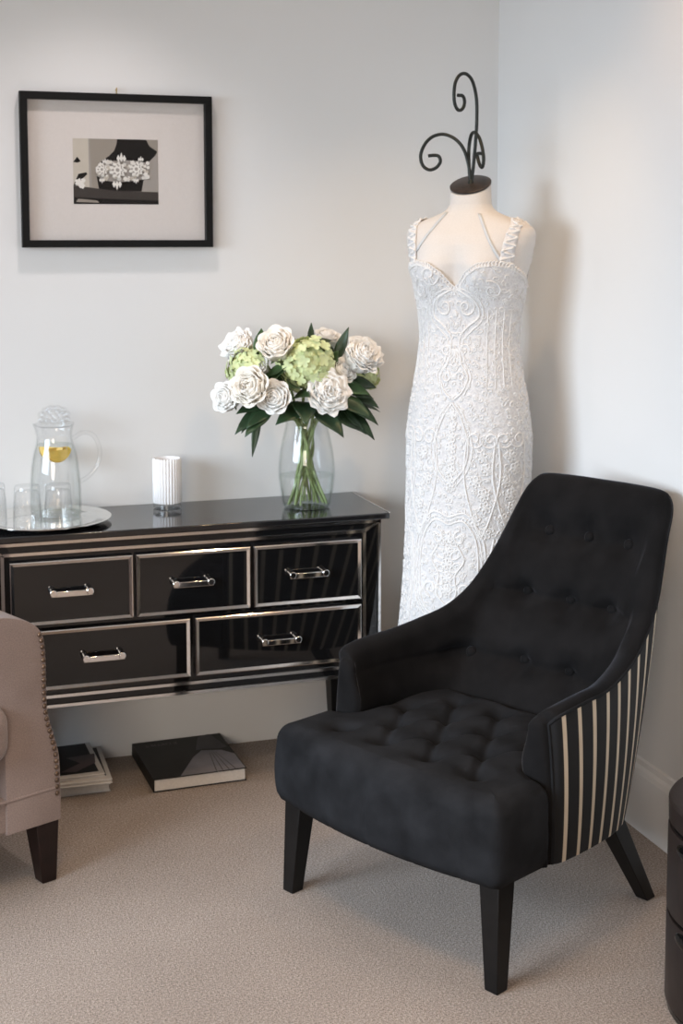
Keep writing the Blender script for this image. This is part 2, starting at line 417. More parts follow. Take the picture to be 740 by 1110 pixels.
# ------------------------------------------------------------------ mirrored black sideboard
def sideboard():
    x0, x1, yf, yb = 0.225, 1.305, 3.63, 3.952
    zb, zt = 0.272, 0.718
    t = thing('sideboard', 'black glass sideboard with mirrored trim and five drawers against the back wall', 'sideboard', (0, 0, 0))
    MB().bb((0.203, yf - 0.014, 0.718), (1.328, 3.957, 0.735)).build('top', M_black_top, t, bevel=0.003)
    e = MB()
    e.bb((1.3265, yf - 0.012, 0.7335), (1.3295, 3.957, 0.7365))
    e.build('edge_strip', M_mirror, t, bevel=0.0006)
    MB().bb((x0, yf, zb), (x1, yb, zt)).build('carcass', M_black_glass, t, bevel=0.002)
    # flat surround: outer and inner mirrored edging with mitred corners
    s = MB(); d = 0.006
    xi0, xi1, zi0, zi1 = 0.274, 1.256, 0.303, 0.686
    def strip(p, q, w, dd=d):
        p, q = Vector((p[0], 0, p[1])), Vector((q[0], 0, q[1]))
        n = (q - p).normalized(); n = Vector((-n.z, 0, n.x)) * (w / 2)
        y1 = yf - dd; y2 = yf + 0.001
        a = [p + n, p - n, q - n, q + n]
        k = 0.80
        top = [p + n * k, p - n * k, q - n * k, q + n * k]
        s.hexa([(v.x, y2, v.z) for v in a], [(v.x, y1, v.z) for v in top])
    strip((x0, zt - 0.006), (x1, zt - 0.006), 0.010)
    strip((x0, zb + 0.005), (x1, zb + 0.005), 0.010)
    strip((x0 + 0.004, zb), (x0 + 0.004, zt), 0.009); strip((x1 - 0.004, zb), (x1 - 0.004, zt), 0.009)
    strip((xi0, zi1), (xi1, zi1), 0.010); strip((xi0, zi0), (xi1, zi0), 0.010)
    strip((xi0, zi0), (xi0, zi1), 0.011); strip((xi1, zi0), (xi1, zi1), 0.011)
    strip((xi1, zi1), (x1 - 0.006, zt - 0.006), 0.009); strip((xi0, zi1), (x0 + 0.006, zt - 0.006), 0.009)
    strip((xi1, zi0), (x1 - 0.006, zb + 0.006), 0.009); strip((xi0, zi0), (x0 + 0.006, zb + 0.006), 0.009)
    s.build('mirrored_edging', M_mirror, t, smooth=False)
    # drawers
    hx = [0.445, 0.765, 1.0855]
    rows = [((0.291, 0.608), (0.498, 0.668), hx[0]), ((0.616, 0.927), (0.498, 0.668), hx[1]), ((0.936, 1.244), (0.498, 0.668), hx[2]),
            ((0.291, 0.760), (0.324, 0.484), 0.5255), ((0.773, 1.244), (0.324, 0.484), 1.0065)]
    for (a, b), (za, zz), h in rows:
        fz = (za + zz) / 2
        dr = MB().bb((a, yf - 0.016, za), (b, yf - 0.0005, zz)).build('drawer', M_black_glass, t, bevel=0.0015)
        f = MB(); w = 0.0105; y0 = yf - 0.0165; y1 = yf - 0.0190
        O = [(a, za), (b, za), (b, zz), (a, zz)]; I = [(a + w, za + w), (b - w, za + w), (b - w, zz - w), (a + w, zz - w)]
        m1 = 0.003
        P = [[(p[0], yf - 0.004, p[1]) for p in O],
             [(p[0] + sx * 0.0008, y1 + 0.002, p[1] + sz * 0.0008) for p, sx, sz in zip(O, (1, -1, -1, 1), (1, 1, -1, -1))],
             [(p[0] + sx * m1, y1, p[1] + sz * m1) for p, sx, sz in zip(O, (1, -1, -1, 1), (1, 1, -1, -1))],
             [(p[0], y0 + 0.0005, p[1]) for p in I]]
        f.grid(P, cv=True)
        f.build('drawer_trim', M_mirror, dr, smooth=False)
        hd = MB()
        hd.bb((h - 0.054, y0 - 0.026, fz - 0.0075), (h + 0.054, y0 - 0.016, fz + 0.0075))
        for sx in (-1, 1):
            hd.tube([(h + sx * 0.047, y0 + 0.001, fz + 0.003), (h + sx * 0.047, y0 - 0.022, fz + 0.003)], 0.0075, 12)
            hd.tube([(h + sx * 0.047, y0 - 0.013, fz + 0.003), (h + sx * 0.047, y0 - 0.029, fz + 0.003)], 0.0095, 12)
        hd.build('handle', M_chrome, dr, bevel=0.0015)
    for cx in (0.262, 1.268):
        for cy in (3.675, 3.905):
            l = MB()
            a, b = 0.034, 0.021
            l.hexa([(cx - b, cy - b, 0), (cx + b, cy - b, 0), (cx + b, cy + b, 0), (cx - b, cy + b, 0)],
                   [(cx - a, cy - a, zb + 0.001), (cx + a, cy - a, zb + 0.001), (cx + a, cy + a, zb + 0.001), (cx - a, cy + a, zb + 0.001)])
            l.build('leg', M_leg, t, bevel=0.002)
sideboard()
ZT = 0.735

# ------------------------------------------------------------------ framed photograph
def framed():
    x0, x1, z0, z1 = 0.372, 0.904, 1.471, 1.894
    cx, cz = (x0 + x1) / 2, (z0 + z1) / 2
    t = thing('framed_picture', 'black framed black and white photograph of a floral lace garter hung on the wall', 'picture', (cx, 3.958, z0))
    def L(x, y, z): return (x - cx, y - 3.958, z - z0)
    w = 0.020; yf = 3.928; y0 = 3.957
    f = MB()
    O = [(x0, z0), (x1, z0), (x1, z1), (x0, z1)]; S = list(zip((1, -1, -1, 1), (1, 1, -1, -1)))
    def loop(ins, y): return [L(p[0] + s[0] * ins, y, p[1] + s[1] * ins) for p, s in zip(O, S)]
    f.grid([loop(0, y0), loop(0, yf + 0.001), loop(0.001, yf), loop(w - 0.001, yf), loop(w, yf + 0.001), loop(w, y0)], cv=True, cu=True)
    f.build('frame', M_frame, t, smooth=False)
    ym = 3.950
    MB().bb(L(x0 + w - 0.002, ym, z0 + w - 0.002), L(x1 - w + 0.002, 3.956, z1 - w + 0.002)).build('mat_board', M_mat, t, smooth=False)
    # the print: px box 79..172 x 150..222 of the photo
    pm = {}
    def pmat(n, c, **k):
        if n not in pm: pm[n] = simple('print_' + n, c, 0.6, var=0.03, Specular_IOR_Level=0.1, **k)
        return pm[n]
    mats = [pmat('dark', (0.016, 0.014, 0.013)), pmat('grey', (0.30, 0.265, 0.225)), pmat('light', (0.52, 0.47, 0.40)), pmat('white', (0.74, 0.71, 0.66)), pmat('shade', (0.34, 0.31, 0.28)), pmat('slate', (0.055, 0.047, 0.042))]
    px0, px1, pz0, pz1 = 0.515, 0.752, 1.591, 1.771
    W, H = px1 - px0, pz1 - pz0
    p = MB()
    lay = [0]
    def poly(pts, mi):
        lay[0] += 1
        y = ym - 0.0004 - 0.00006 * lay[0]
        p.add([L(px0 + W * u, y, pz0 + H * v) for u, v in pts], [tuple(range(len(pts)))], mi)
    def disc(u, v, r, mi, n=14, lob=0, ph=0.0):
        poly([(u + r * (1 + (0.22 * math.cos(lob * a + ph) if lob else 0)) * math.cos(a) * H / W * 1.0, v + r * (1 + (0.22 * math.cos(lob * a + ph) if lob else 0)) * math.sin(a)) for a in [2 * PI * i / n for i in range(n)]], mi)
    poly([(0, 0), (1, 0), (1, 1), (0, 1)], 1)
    poly([(0, 0.26), (0.205, 0.26), (0.185, 1), (0, 1)], 2)
    poly([(0.185, 0.26), (0.215, 0.26), (0.195, 1), (0.18, 1)], 4)
    # black bust with shoulders
    poly([(0.30, 0.20), (0.27, 0.44), (0.33, 0.66), (0.42, 0.74), (0.48, 0.82), (0.51, 0.92), (0.52, 1), (0.86, 1), (0.90, 0.90), (0.99, 0.82), (0.93, 0.66), (0.86, 0.40), (0.81, 0.20)], 0)
    poly([(0.88, 1), (0.91, 0.91), (1, 0.83), (1, 1)], 1)
    poly([(0.86, 0.62), (1, 0.80), (1, 0.2), (0.80, 0.2)], 4)
    poly([(0, 0), (1, 0), (1, 0.19), (0.5, 0.205), (0.2, 0.25), (0, 0.28)], 5)
    poly([(0, 0), (1, 0), (1, 0.06), (0, 0.10)], 0)
    poly([(0.03, 0.03), (0.30, 0.02), (0.27, 0.055), (0.05, 0.08)], 1)
    poly([(0, 0.28), (0.06, 0.46), (0.15, 0.485), (0.165, 0.46), (0.10, 0.38), (0.06, 0.28)], 0)
    poly([(0, 0.64), (0.05, 0.72), (0.09, 0.65), (0.05, 0.63)], 0)
    for u, v, r in ((0.06, 0.33, 0.055), (0.10, 0.28, 0.045), (0.115, 0.36, 0.035)): disc(u, v, r, 3, lob=5)
    # lace band with three rosettes
    poly([(0.27, 0.43), (0.285, 0.60), (0.40, 0.66), (0.62, 0.68), (0.80, 0.665), (0.905, 0.62), (0.87, 0.40), (0.70, 0.36), (0.52, 0.335), (0.38, 0.36)], 4)
    r2 = random.Random(5)
    for i in range(80):
        u = 0.28 + 0.60 * r2.random(); v = 0.38 + 0.27 * r2.random()
        disc(u, v, 0.018 + 0.02 * r2.random(), r2.choice([3, 3, 2]), n=10, lob=5, ph=r2.random() * 6)
    for u, v, r in ((0.33, 0.53, 0.085), (0.515, 0.525, 0.115), (0.735, 0.545, 0.105)):
        disc(u, v, r, 3, n=36, lob=9); disc(u, v, r * 0.72, 4, n=24, lob=8); disc(u, v, r * 0.58, 3, n=24, lob=7); disc(u, v, r * 0.25, 4, n=14)
    for u, v, sg in ((0.56, 0.70, 1), (0.505, 0.31, -1), (0.79, 0.69, 1), (0.33, 0.37, -1), (0.73, 0.37, -1), (0.37, 0.65, 1)):
        k = 1.0 if abs(u - 0.53) < 0.05 else 0.6
        for dx in (-0.035, 0, 0.035):
            poly([(u + dx * k - 0.022 * k, v), (u + dx * k, v + sg * (0.10 if dx == 0 else 0.06) * k), (u + dx * k + 0.022 * k, v), (u + dx * k, v - sg * 0.05 * k)], 3)
    p.build('photo_print', mats, t, smooth=False, normals=False)
    MB().bb(L(x0 + w - 0.003, 3.9395, z0 + w - 0.003), L(x1 - w + 0.003, 3.9410, z1 - w + 0.003)).build('glazing', thin_glass('picture_glass', (0.985, 0.99, 0.99), 0.22), t, smooth=False)
    h = MB()
    h.tube([L(0.638, 3.957, z1 + 0.012), L(0.638, 3.945, z1 + 0.016)], 0.0022, 8)
    h.tube([L(0.638, 3.950, z1 - 0.004), L(0.638, 3.947, z1 + 0.015)], 0.0018, 8)
    h.build('hanging_hook', M_brass, t)
framed()

# ------------------------------------------------------------------ tray, jug, tumblers, candle
def tray():
    o = MB()
    prof = [(0.0, 0.0015), (0.118, 0.0015), (0.128, 0.002), (0.136, 0.0075), (0.140, 0.0105), (0.166, 0.0135), (0.171, 0.0155), (0.1735, 0.0140), (0.1735, 0.0122),
            (0.166, 0.0100), (0.141, 0.0070), (0.131, 0.0), (0.0, 0.0)]
    o.lathe(prof, n=72)
    ob = o.build('serving_tray', M_silver)
    ob.location = (0.405, 3.786, ZT)
    tag(ob, 'round silver tray holding the water jug and tumblers on the sideboard', 'tray')
tray()
ZTR = ZT + 0.0018

def jug(x, y):
    t = thing('water_jug', 'clear glass jug of water with lemon and a textured glass lid', 'jug', (x, y, ZTR))
    out = [(0.060, 0.0), (0.068, 0.006), (0.070, 0.03), (0.0685, 0.09), (0.064, 0.14), (0.058, 0.175), (0.051, 0.198), (0.047, 0.215), (0.0475, 0.235), (0.051, 0.250)]
    inn = [(r - 0.0028, z) for r, z in reversed(out[1:])]
    b = MB(); b.lathe(out + inn + [(0.0, 0.009)], n=56)
    # pouring lip on the viewer's left
    V = []
    for v in b.V:
        a = math.atan2(v[1], v[0]); k = max(0.0, math.cos(a - PI)) ** 12 * max(0, (v[2] - 0.205) / 0.045)
        V.append((v[0] * (1 + 0.16 * k), v[1] * (1 + 0.16 * k), v[2] + 0.006 * k))
    b.V = V
    b.lathe([(0.0, 0.0), (0.060, 0.0)], n=56)
    b.build('body', M_glass, t)
    h = MB()
    path = catmull([(0.050, 0, 0.212), (0.075, 0, 0.226), (0.105, 0, 0.218), (0.122, 0, 0.180), (0.117, 0, 0.140), (0.095, 0, 0.108), (0.067, 0, 0.090)], 8)
    h.tube(path, 0.0062, 12)
    h.build('handle', M_glass, t)
    wt = MB()
    wl = [(r - 0.0034, z) for r, z in out[1:7]]
    wt.lathe([(0.0, 0.0095)] + [(wl[0][0], 0.0095)] + wl + [(0.0, wl[-1][1])], n=56)
    wt.build('water', M_water, t)
    # lid with beaded, dimpled crown
    l = MB()
    l.lathe([(0.0, 0.247), (0.044, 0.247), (0.053, 0.2515), (0.053, 0.256), (0.036, 0.260), (0.0, 0.260)], n=48)
    r3 = random.Random(3)
    for k, (rad, z, n) in enumerate(((0.036, 0.266, 14), (0.036, 0.280, 13), (0.026, 0.291, 9), (0.013, 0.297, 5))):
        for i in range(n):
            a = 2 * PI * (i + 0.5 * (k % 2)) / n
            l.ball((rad * math.cos(a), rad * math.sin(a), z), (0.0085, 0.0085, 0.0085), 8, 6)
    l.build('lid', thin_glass('lid_glass', (0.92, 0.93, 0.935), 1.3), t)
    # lemon wedges floating under the surface
    def wedge(cx, cy, cz, rz, tilt):
        m = MB(); n = 12; R = 0.034
        for sgn, mi in ((1, 1), (-1, 1)):
            pts = [(0, sgn * 0.009, 0)] + [(R * math.cos(PI * i / n), sgn * 0.011, R * math.sin(PI * i / n)) for i in range(n + 1)]
            m.add(pts, [tuple([0, i, i + 1]) for i in range(1, n + 1)], 1)
        m.grid([[(R * 1.06 * math.cos(PI * i / n), y, R * 1.06 * math.sin(PI * i / n)) for i in range(n + 1)] for y in (-0.011, -0.006, 0.006, 0.011)], mi=0)
        m.xform(Matrix.Translation((cx, cy, cz)) @ Matrix.Rotation(rz, 4, 'Z') @ Matrix.Rotation(tilt, 4, 'X') @ Matrix.Rotation(PI * 0.0, 4, 'Y'))
        return m
    a = wedge(0.006, -0.012, 0.150, 0.35, -0.25)
    a.V = [(v[0], v[1], 0.150 + (0.150 - v[2]) * 1.0 + 0.036) for v in a.V]
    lw = a.build('lemon_wedge', [M_lemon, M_lemon_pale], t, sharp=40)
    b2 = wedge(-0.004, 0.016, 0.158, -0.5, 0.3)
    b2.V = [(v[0], v[1], 0.158 + (0.158 - v[2]) + 0.028) for v in b2.V]
    b2.build('lemon_wedge', [M_lemon, M_lemon_pale], t, sharp=40)
jug(0.440, 3.862)

def tumbler(x, y, label):
    o = MB()
    # stands upside down on the tray: thick foot uppermost
    prof = [(0.0375, 0.0), (0.0375, 0.004), (0.0362, 0.05), (0.0335, 0.092), (0.0328, 0.103), (0.0305, 0.108), (0.0, 0.108)]
    o.lathe(prof, n=40)
    o.lathe([(0.0375, 0.0), (0.0352, 0.0), (0.0345, 0.05), (0.0312, 0.088), (0.026, 0.093), (0.0, 0.094)], n=40)
    for i in range(20):
        a = 2 * PI * i / 20
        o.tube([(0.0372 * math.cos(a), 0.0372 * math.sin(a), 0.012), (0.0352 * math.cos(a), 0.0352 * math.sin(a), 0.066)], 0.0012, 5)
    ob = o.build('tumbler', M_glass)
    ob.location = (x, y, ZTR)
    tag(ob, label, 'glass', 'upturned tumblers on the silver tray')
tumbler(0.433, 3.742, 'rightmost of the upturned glass tumblers, directly in front of the jug')
tumbler(0.352, 3.750, 'middle upturned glass tumbler, left of the jug on the tray')
tumbler(0.266, 3.800, 'leftmost upturned glass tumbler, cut by the edge of the picture')

def candle(x, y):
    t = thing('candle', 'white candle in a ribbed glass holder on the sideboard, left of the flowers', 'candle', (x, y, ZT))
    n = 96; R = 0.0395
    prof = [(0.0, 0.0), (R - 0.003, 0.0), (R, 0.003), (R, 0.016), (0.0, 0.017)]
    MB().lathe(prof, n=48).build('glass_foot', thin_glass('candle_foot_glass', (0.82, 0.83, 0.84), 1.5), t)
    rows = []
    for z, dr in ((0.018, -0.002), (0.022, 0), (0.08, 0), (0.141, 0.0), (0.144, -0.0008)):
        rows.append([((R + dr + 0.0014 * math.cos(30 * a)) * math.cos(a), (R + dr + 0.0014 * math.cos(30 * a)) * math.sin(a), z) for a in [2 * PI * j / 256 for j in range(256)]])
    for z, r in ((0.144, R - 0.003), (0.13, R - 0.0035), (0.022, R - 0.0035)):
        rows.append([(r * math.cos(a), r * math.sin(a), z) for a in [2 * PI * j / 256 for j in range(256)]])
    MB().grid(rows, cv=True).build('ribbed_holder', M_ribbed, t, sharp=60)
    MB().lathe([(0.0, 0.0185), (R - 0.004, 0.0185), (R - 0.004, 0.118), (R - 0.012, 0.116), (0.0, 0.115)], n=40).build('wax', M_wax, t)
    MB().tube([(0, 0, 0.115), (0.0005, 0, 0.121), (0.002, 0.001, 0.127)], 0.0011, 6).build('wick', M_frame, t)
candle(0.752, 3.872)

# ------------------------------------------------------------------ vase and flowers
VX, VY = 1.131, 3.765
VPROF = [(0.058, 0.0), (0.066, 0.004), (0.070, 0.02), (0.0765, 0.06), (0.0800, 0.092), (0.0800, 0.115), (0.0765, 0.155), (0.0690, 0.195), (0.0610, 0.228), (0.0580, 0.243), (0.0600, 0.254), (0.0625, 0.260)]
def vase():
    t = thing('glass_vase', 'clear glass vase of stems and water near the right end of the sideboard', 'vase', (VX, VY, ZT))
    inn = [(r - 0.0032, z) for r, z in reversed(VPROF[1:])]
    MB().lathe([(0.0, 0.0)] + VPROF + inn + [(0.0, 0.009)], n=64).build('body', M_vase, t)
    w = [(r - 0.0040, z) for r, z in VPROF[1:5]]
    MB().lathe([(0.0, 0.0098), (w[0][0], 0.0098)] + w + [(w[-1][0] + 0.0001, 0.094), (0.0, 0.094)], n=64).build('water', M_water, t)
vase()

NECK = Vector((VX, VY, ZT + 0.235))
stem_i = [0]
def stem_path(head, outdir):
    """from a bloom down through the neck of the vase to its own spot on the vase floor"""
    i = stem_i[0]; stem_i[0] += 1
    r = 0.013 + 0.022 * ((i * 0.618) % 1.0); a = 2.399 * i
    d = Vector((head.x - VX, head.y - VY, 0)); 
    if d.length > 1e-4: d.normalize()
    nk = NECK + d * (0.010 + 0.026 * ((i * 0.37) % 1.0)) + Vector((-d.y, d.x, 0)) * 0.014 * math.sin(i * 1.7)
    mid = Vector((VX, VY, ZT + 0.15)) + Vector((math.cos(a), math.sin(a), 0)) * r * 0.6
    ft = Vector((VX, VY, ZT + 0.012)) - d * (0.030 + 0.026 * ((i * 0.53) % 1.0)) + Vector((-d.y, d.x, 0)) * 0.030 * math.sin(a)
    fl = ft - Vector((VX, VY, ft.z))
    if fl.length > 0.058: ft = Vector((VX, VY, ft.z)) + fl * (0.058 / fl.length)
    up = nk.lerp(head, 0.55) + Vector((0, 0, 0.012))
    return catmull([ft, mid, nk, up, head], 6)
def frame_to(d, roll=0.0):
    q = Vector(d).to_track_quat('Z', 'Y')
    return q.to_matrix().to_4x4() @ Matrix.Rotation(roll, 4, 'Z')
def petal(mb, M, r0, length, width, cup, curl, ang, lean, ruffle=0.0, n=6, mi=0, seed=0):
    """petal that rises from the heart, leaning outwards; local Z is the flower's axis"""
    P = []
    for i in range(n + 1):
        t = i / n
        row = []
        for j in range(n + 1):
            s = -1 + 2 * j / n
            wv = width * (math.sin(PI * min(1, 0.16 + 0.62 * t)) ** 0.8)
            a = s * wv
            ln = lean * t + curl * t ** 3
            rr = r0 + length * (0.25 * t + math.sin(ln) * t * 0.75)
            z = length * (math.cos(ln) * t) - 0.10 * length * s * s * t * 0.8
            rr -= cup * s * s * t
            rr += ruffle * math.sin(s * 5.0 + seed) * t * t
            z += ruffle * 0.8 * math.sin(s * 7.0 + seed * 2.1) * t * t
            row.append(M @ Vector((rr * math.cos(ang) - a * math.sin(ang), rr * math.sin(ang) + a * math.cos(ang), z)))
        P.append(row)
    mb.grid(P, mi=mi)
def rose_bloom(mb, M, R, r, layers=6, ruffle=0.0):
    k = 0
    for L in range(layers):
        f = L / (layers - 1)
        n = 3 + L if L < 4 else 6 + (L - 4)
        for i in range(n):
            ang = 2 * PI * (i + 0.5 * (L % 2)) / n + 0.5 * L + r.uniform(-0.15, 0.15)
            petal(mb, M @ Matrix.Translation((0, 0, -0.35 * R * f)), R * (0.05 + 0.42 * f), R * (0.98 + 0.08 * f + r.uniform(-0.05, 0.05)), R * (0.38 + 0.36 * f), R * (0.26 + 0.16 * f), 0.10 * f + (0.10 if ruffle else 0), ang, -0.34 + 0.62 * f + r.uniform(-0.05, 0.05), ruffle * R * (0.6 + 0.6 * r.random()), seed=k, mi=0)
            k += 1
    mb.ball(M @ Vector((0, 0, 0.15 * R)), R * 0.55, 14, 10, mi=0)
def leaf(mb, base, d, up, L, W, bend=0.25, fold=0.25, mi=0, n=8):
    d = Vector(d).normalized(); s = d.cross(Vector(up))
    if s.length < 1e-3: s = d.orthogonal()
    s.normalize(); u = s.cross(d)
    P = []
    for i in range(n + 1):
        t = i / n
        w = W * (math.sin(PI * t ** 0.85) ** 0.9) * (1 - 0.25 * t) if 0 < t < 1 else 0.0006
        c = Vector(base) + d * (L * t) - Vector((0, 0, 1)) * (bend * L * t * t)
        P.append([c + s * (w * k) + u * (abs(k) * w * fold) + u * (0.04 * W * math.sin(9 * t) * abs(k)) for k in (-1, -0.5, 0, 0.5, 1)])
    mb.grid(P, mi=mi)
def add_stem(t, loc, head, r=0.0038, m=None):
    path = stem_path(head, None)
    MB().tube([p - np.array(loc) for p in path], r, 8).build('stem', m or M_stem, t)
def flower(name, label, cat, group, pos, R, aim, kind, seed, mat=None):
    r = random.Random(seed)
    pos = Vector(pos)
    t = thing(name, label, cat, pos, 0, group)
    b = MB(); M = frame_to(aim, r.uniform(0, 6))
    if kind == 'rose':
        rose_bloom(b, M, R, r, 6); bl = b.build('bloom', mat or M_petal, t, sharp=0, solid=0.0008, normals=False)
    elif kind == 'peony':
        rose_bloom(b, M, R, r, 8, 0.07)
        for i in range(26):
            petal(b, M @ Matrix.Translation((0, 0, 0.15 * R)), R * 0.10 * r.random(), R * r.uniform(0.62, 0.85), R * 0.26, R * 0.1, 0.5, r.uniform(0, 6.3), r.uniform(-0.3, 0.55), 0.06 * R, seed=i)
        bl = b.build('bloom', mat or M_petal, t, sharp=0, solid=0.0008, normals=False)
    else:
        # mop-head of small four-petalled florets
        N = int(64 * (R / 0.05) ** 1.3)
        for i in range(N):
            z = 1 - 1.65 * (i + 0.5) / N; ph = 2.39996 * i
            q = math.sqrt(max(0, 1 - z * z))
            nrm = Vector((q * math.cos(ph), q * math.sin(ph), z)); nrm = (M.to_3x3() @ nrm)
            c = nrm * R * r.uniform(0.80, 1.06)
            Fm = Matrix.Translation(c) @ frame_to(nrm + Vector((r.uniform(-.35, .35), r.uniform(-.35, .35), r.uniform(-.35, .35))), r.uniform(0, 6))
            fs = 0.0125 * r.uniform(0.85, 1.15) * (R / 0.05) ** 0.5
            for k in range(4):
                a = k * PI / 2
                pts = []
                for (u, v, w) in ((0.0, 0.0, 0.0), (0.35, -0.42, 0.10), (0.85, -0.48, 0.16), (1.15, 0.0, 0.06), (0.85, 0.48, 0.16), (0.35, 0.42, 0.10)):
                    pts.append(Fm @ Vector((fs * (u * math.cos(a) - v * math.sin(a)), fs * (u * math.sin(a) + v * math.cos(a)), fs * w)))
                ctr = Fm @ Vector((fs * 0.7 * math.cos(a), fs * 0.7 * math.sin(a), fs * 0.02))
                b.add(pts + [ctr], [(6, i2, (i2 + 1) % 6) for i2 in range(6)], 0)
        b.ball((0, 0, 0), R * 0.80, 14, 10)
        bl = b.build('bloom', mat or M_hyd, t, sharp=0, normals=False)
    back = -Vector(aim).normalized() * R * 0.35
    cal = MB()
    for k in range(5):
        a = 2 * PI * k / 5
        dd = (M.to_3x3() @ Vector((math.cos(a), math.sin(a), 0.3)))
        leaf(cal, back * 1.2, dd, -Vector(aim), R * 0.9, R * 0.18, 0.05)
    cal.build('sepals', M_leaf2, t, sharp=0, normals=False)
    add_stem(t, pos, pos + back)
    return t
def out(pos, bias=(-0.25, -0.75, 0.15)):
    d = Vector(pos) - Vector((VX, VY, 1.02))
    return d.normalized() + Vector(bias)
GW, GH = 'white blooms in the glass vase', 'green hydrangeas in the glass vase'
roses = [
    ((0.952, 3.66, 1.092), 0.060, 'rose', 'large cream rose at lower left of the bouquet, widest of the roses', M_petal_warm),
    ((0.892, 3.70, 1.064), 0.044, 'rose', 'white rose at far left low edge of the bouquet, half turned away', None),
    ((1.012, 3.645, 1.064), 0.049, 'rose', 'white rose opening upward just left of the central peony', None),
    ((1.030, 3.70, 1.196), 0.053, 'rose', 'cream rose at the top left of the bouquet, above the hydrangea', M_petal_warm),
    ((0.950, 3.79, 1.188), 0.050, 'peony', 'blurred white bloom at upper left back of the bouquet', None),
    ((0.984, 3.72, 1.138), 0.034, 'rose', 'small white bud tucked behind the large cream rose', None),
    ((1.152, 3.65, 1.068), 0.059, 'peony', 'ruffled white peony at the front centre over the vase', None),
    ((1.262, 3.69, 1.160), 0.056, 'peony', 'ruffled white peony at the upper right of the bouquet', None),
    ((1.200, 3.80, 1.204), 0.038, 'rose', 'small white bloom at the top right, behind the dark leaf', None),
    ((1.207, 3.70, 1.118), 0.042, 'rose', 'white bloom half hidden behind the front central peony', None),
]
for i, (p, R, k, lab, mt) in enumerate(roses):
    flower('rose' if k == 'rose' else 'peony', lab, 'flower', GW, p, R, out(p), k, 11 + i, mt)
flower('hydrangea', 'large pale green hydrangea head at the top centre of the bouquet', 'flower', GH, (1.108, 3.69, 1.148), 0.078, out((1.108, 3.69, 1.148)), 'hyd', 40)
flower('hydrangea', 'pale green hydrangea at the left of the bouquet above the cream rose', 'flower', GH, (0.955, 3.745, 1.142), 0.056, out((0.945, 3.745, 1.142)), 'hyd', 41)
flower('hydrangea', 'small green hydrangea at the far right edge of the bouquet', 'flower', GH, (1.305, 3.76, 1.108), 0.040, out((1.325, 3.76, 1.108)), 'hyd', 42)
def sprig(label, leaves, head, mat=M_leaf):
    head = Vector(head)
    t = thing('leaf_sprig', label, 'foliage', head, 0, 'leafy sprigs in the glass vase')
    for base, d, L, W, bend in leaves:
        mb = MB(); leaf(mb, Vector(base) - head, d, (0, -0.6, 0.8), L, W, bend)
        mb.build('leaf', mat, t, sharp=0, solid=0.0007, normals=False)
    add_stem(t, head, head, 0.0024, M_stem)
sprig('dark pointed leaves standing up at the top of the bouquet', [((1.11, 3.74, 1.20), (-0.9, -0.2, 0.25), 0.095, 0.021, 0.15), ((1.135, 3.74, 1.20), (0.05, 0, 1), 0.062, 0.011, 0.0), ((1.13, 3.75, 1.19), (0.8, 0.0, 0.4), 0.08, 0.02, 0.2)], (1.12, 3.75, 1.18))
sprig('upright dark leaf between the two right-hand white blooms', [((1.20, 3.72, 1.150), (0.35, -0.1, 0.9), 0.105, 0.018, -0.02), ((1.19, 3.72, 1.14), (-0.1, -0.3, 0.9), 0.07, 0.016, 0.1)], (1.195, 3.73, 1.13))
sprig('rounded dark leaf rising beside the top left rose', [((0.985, 3.73, 1.17), (0.05, -0.1, 1), 0.085, 0.023, 0.05), ((0.99, 3.70, 1.10), (0.5, -0.5, 0.5), 0.09, 0.024, 0.1), ((1.00, 3.70, 1.12), (0.35, -0.4, 0.3), 0.085, 0.024, 0.1)], (0.99, 3.73, 1.12), M_leaf2)
sprig('drooping dark leaves at lower left under the cream rose', [((0.99, 3.68, 1.045), (-1, -0.3, -0.02), 0.095, 0.024, 0.2), ((0.98, 3.67, 1.035), (-0.75, -0.2, -0.4), 0.10, 0.022, 0.2), ((0.965, 3.66, 1.03), (-0.2, -0.1, -1), 0.115, 0.013, 0.1), ((1.00, 3.66, 1.04), (-0.6, -0.3, -0.3), 0.105, 0.03, 0.3), ((0.96, 3.67, 1.03), (-0.5, -0.1, -0.6), 0.07, 0.012, 0.1), ((1.01, 3.66, 1.04), (-0.5, -0.2, -0.15), 0.10, 0.026, 0.25)], (1.03, 3.70, 1.03))
sprig('broad glossy leaves hanging over the front rim of the vase', [((1.10, 3.66, 1.035), (-0.7, -0.3, -0.05), 0.11, 0.034, 0.3), ((1.12, 3.66, 1.035), (0.3, -0.35, -0.2), 0.105, 0.042, 0.35), ((1.16, 3.66, 1.025), (0.8, -0.25, -0.2), 0.11, 0.045, 0.4), ((1.09, 3.66, 1.05), (-0.1, -0.5, -0.2), 0.08, 0.036, 0.3), ((1.06, 3.66, 1.06), (0.2, -0.5, 0.25), 0.085, 0.034, 0.3), ((1.08, 3.68, 1.09), (-0.3, -0.5, 0.2), 0.085, 0.032, 0.3), ((1.09, 3.67, 1.07), (0.6, -0.5, 0.2), 0.09, 0.030, 0.3)], (1.12, 3.70, 1.02))
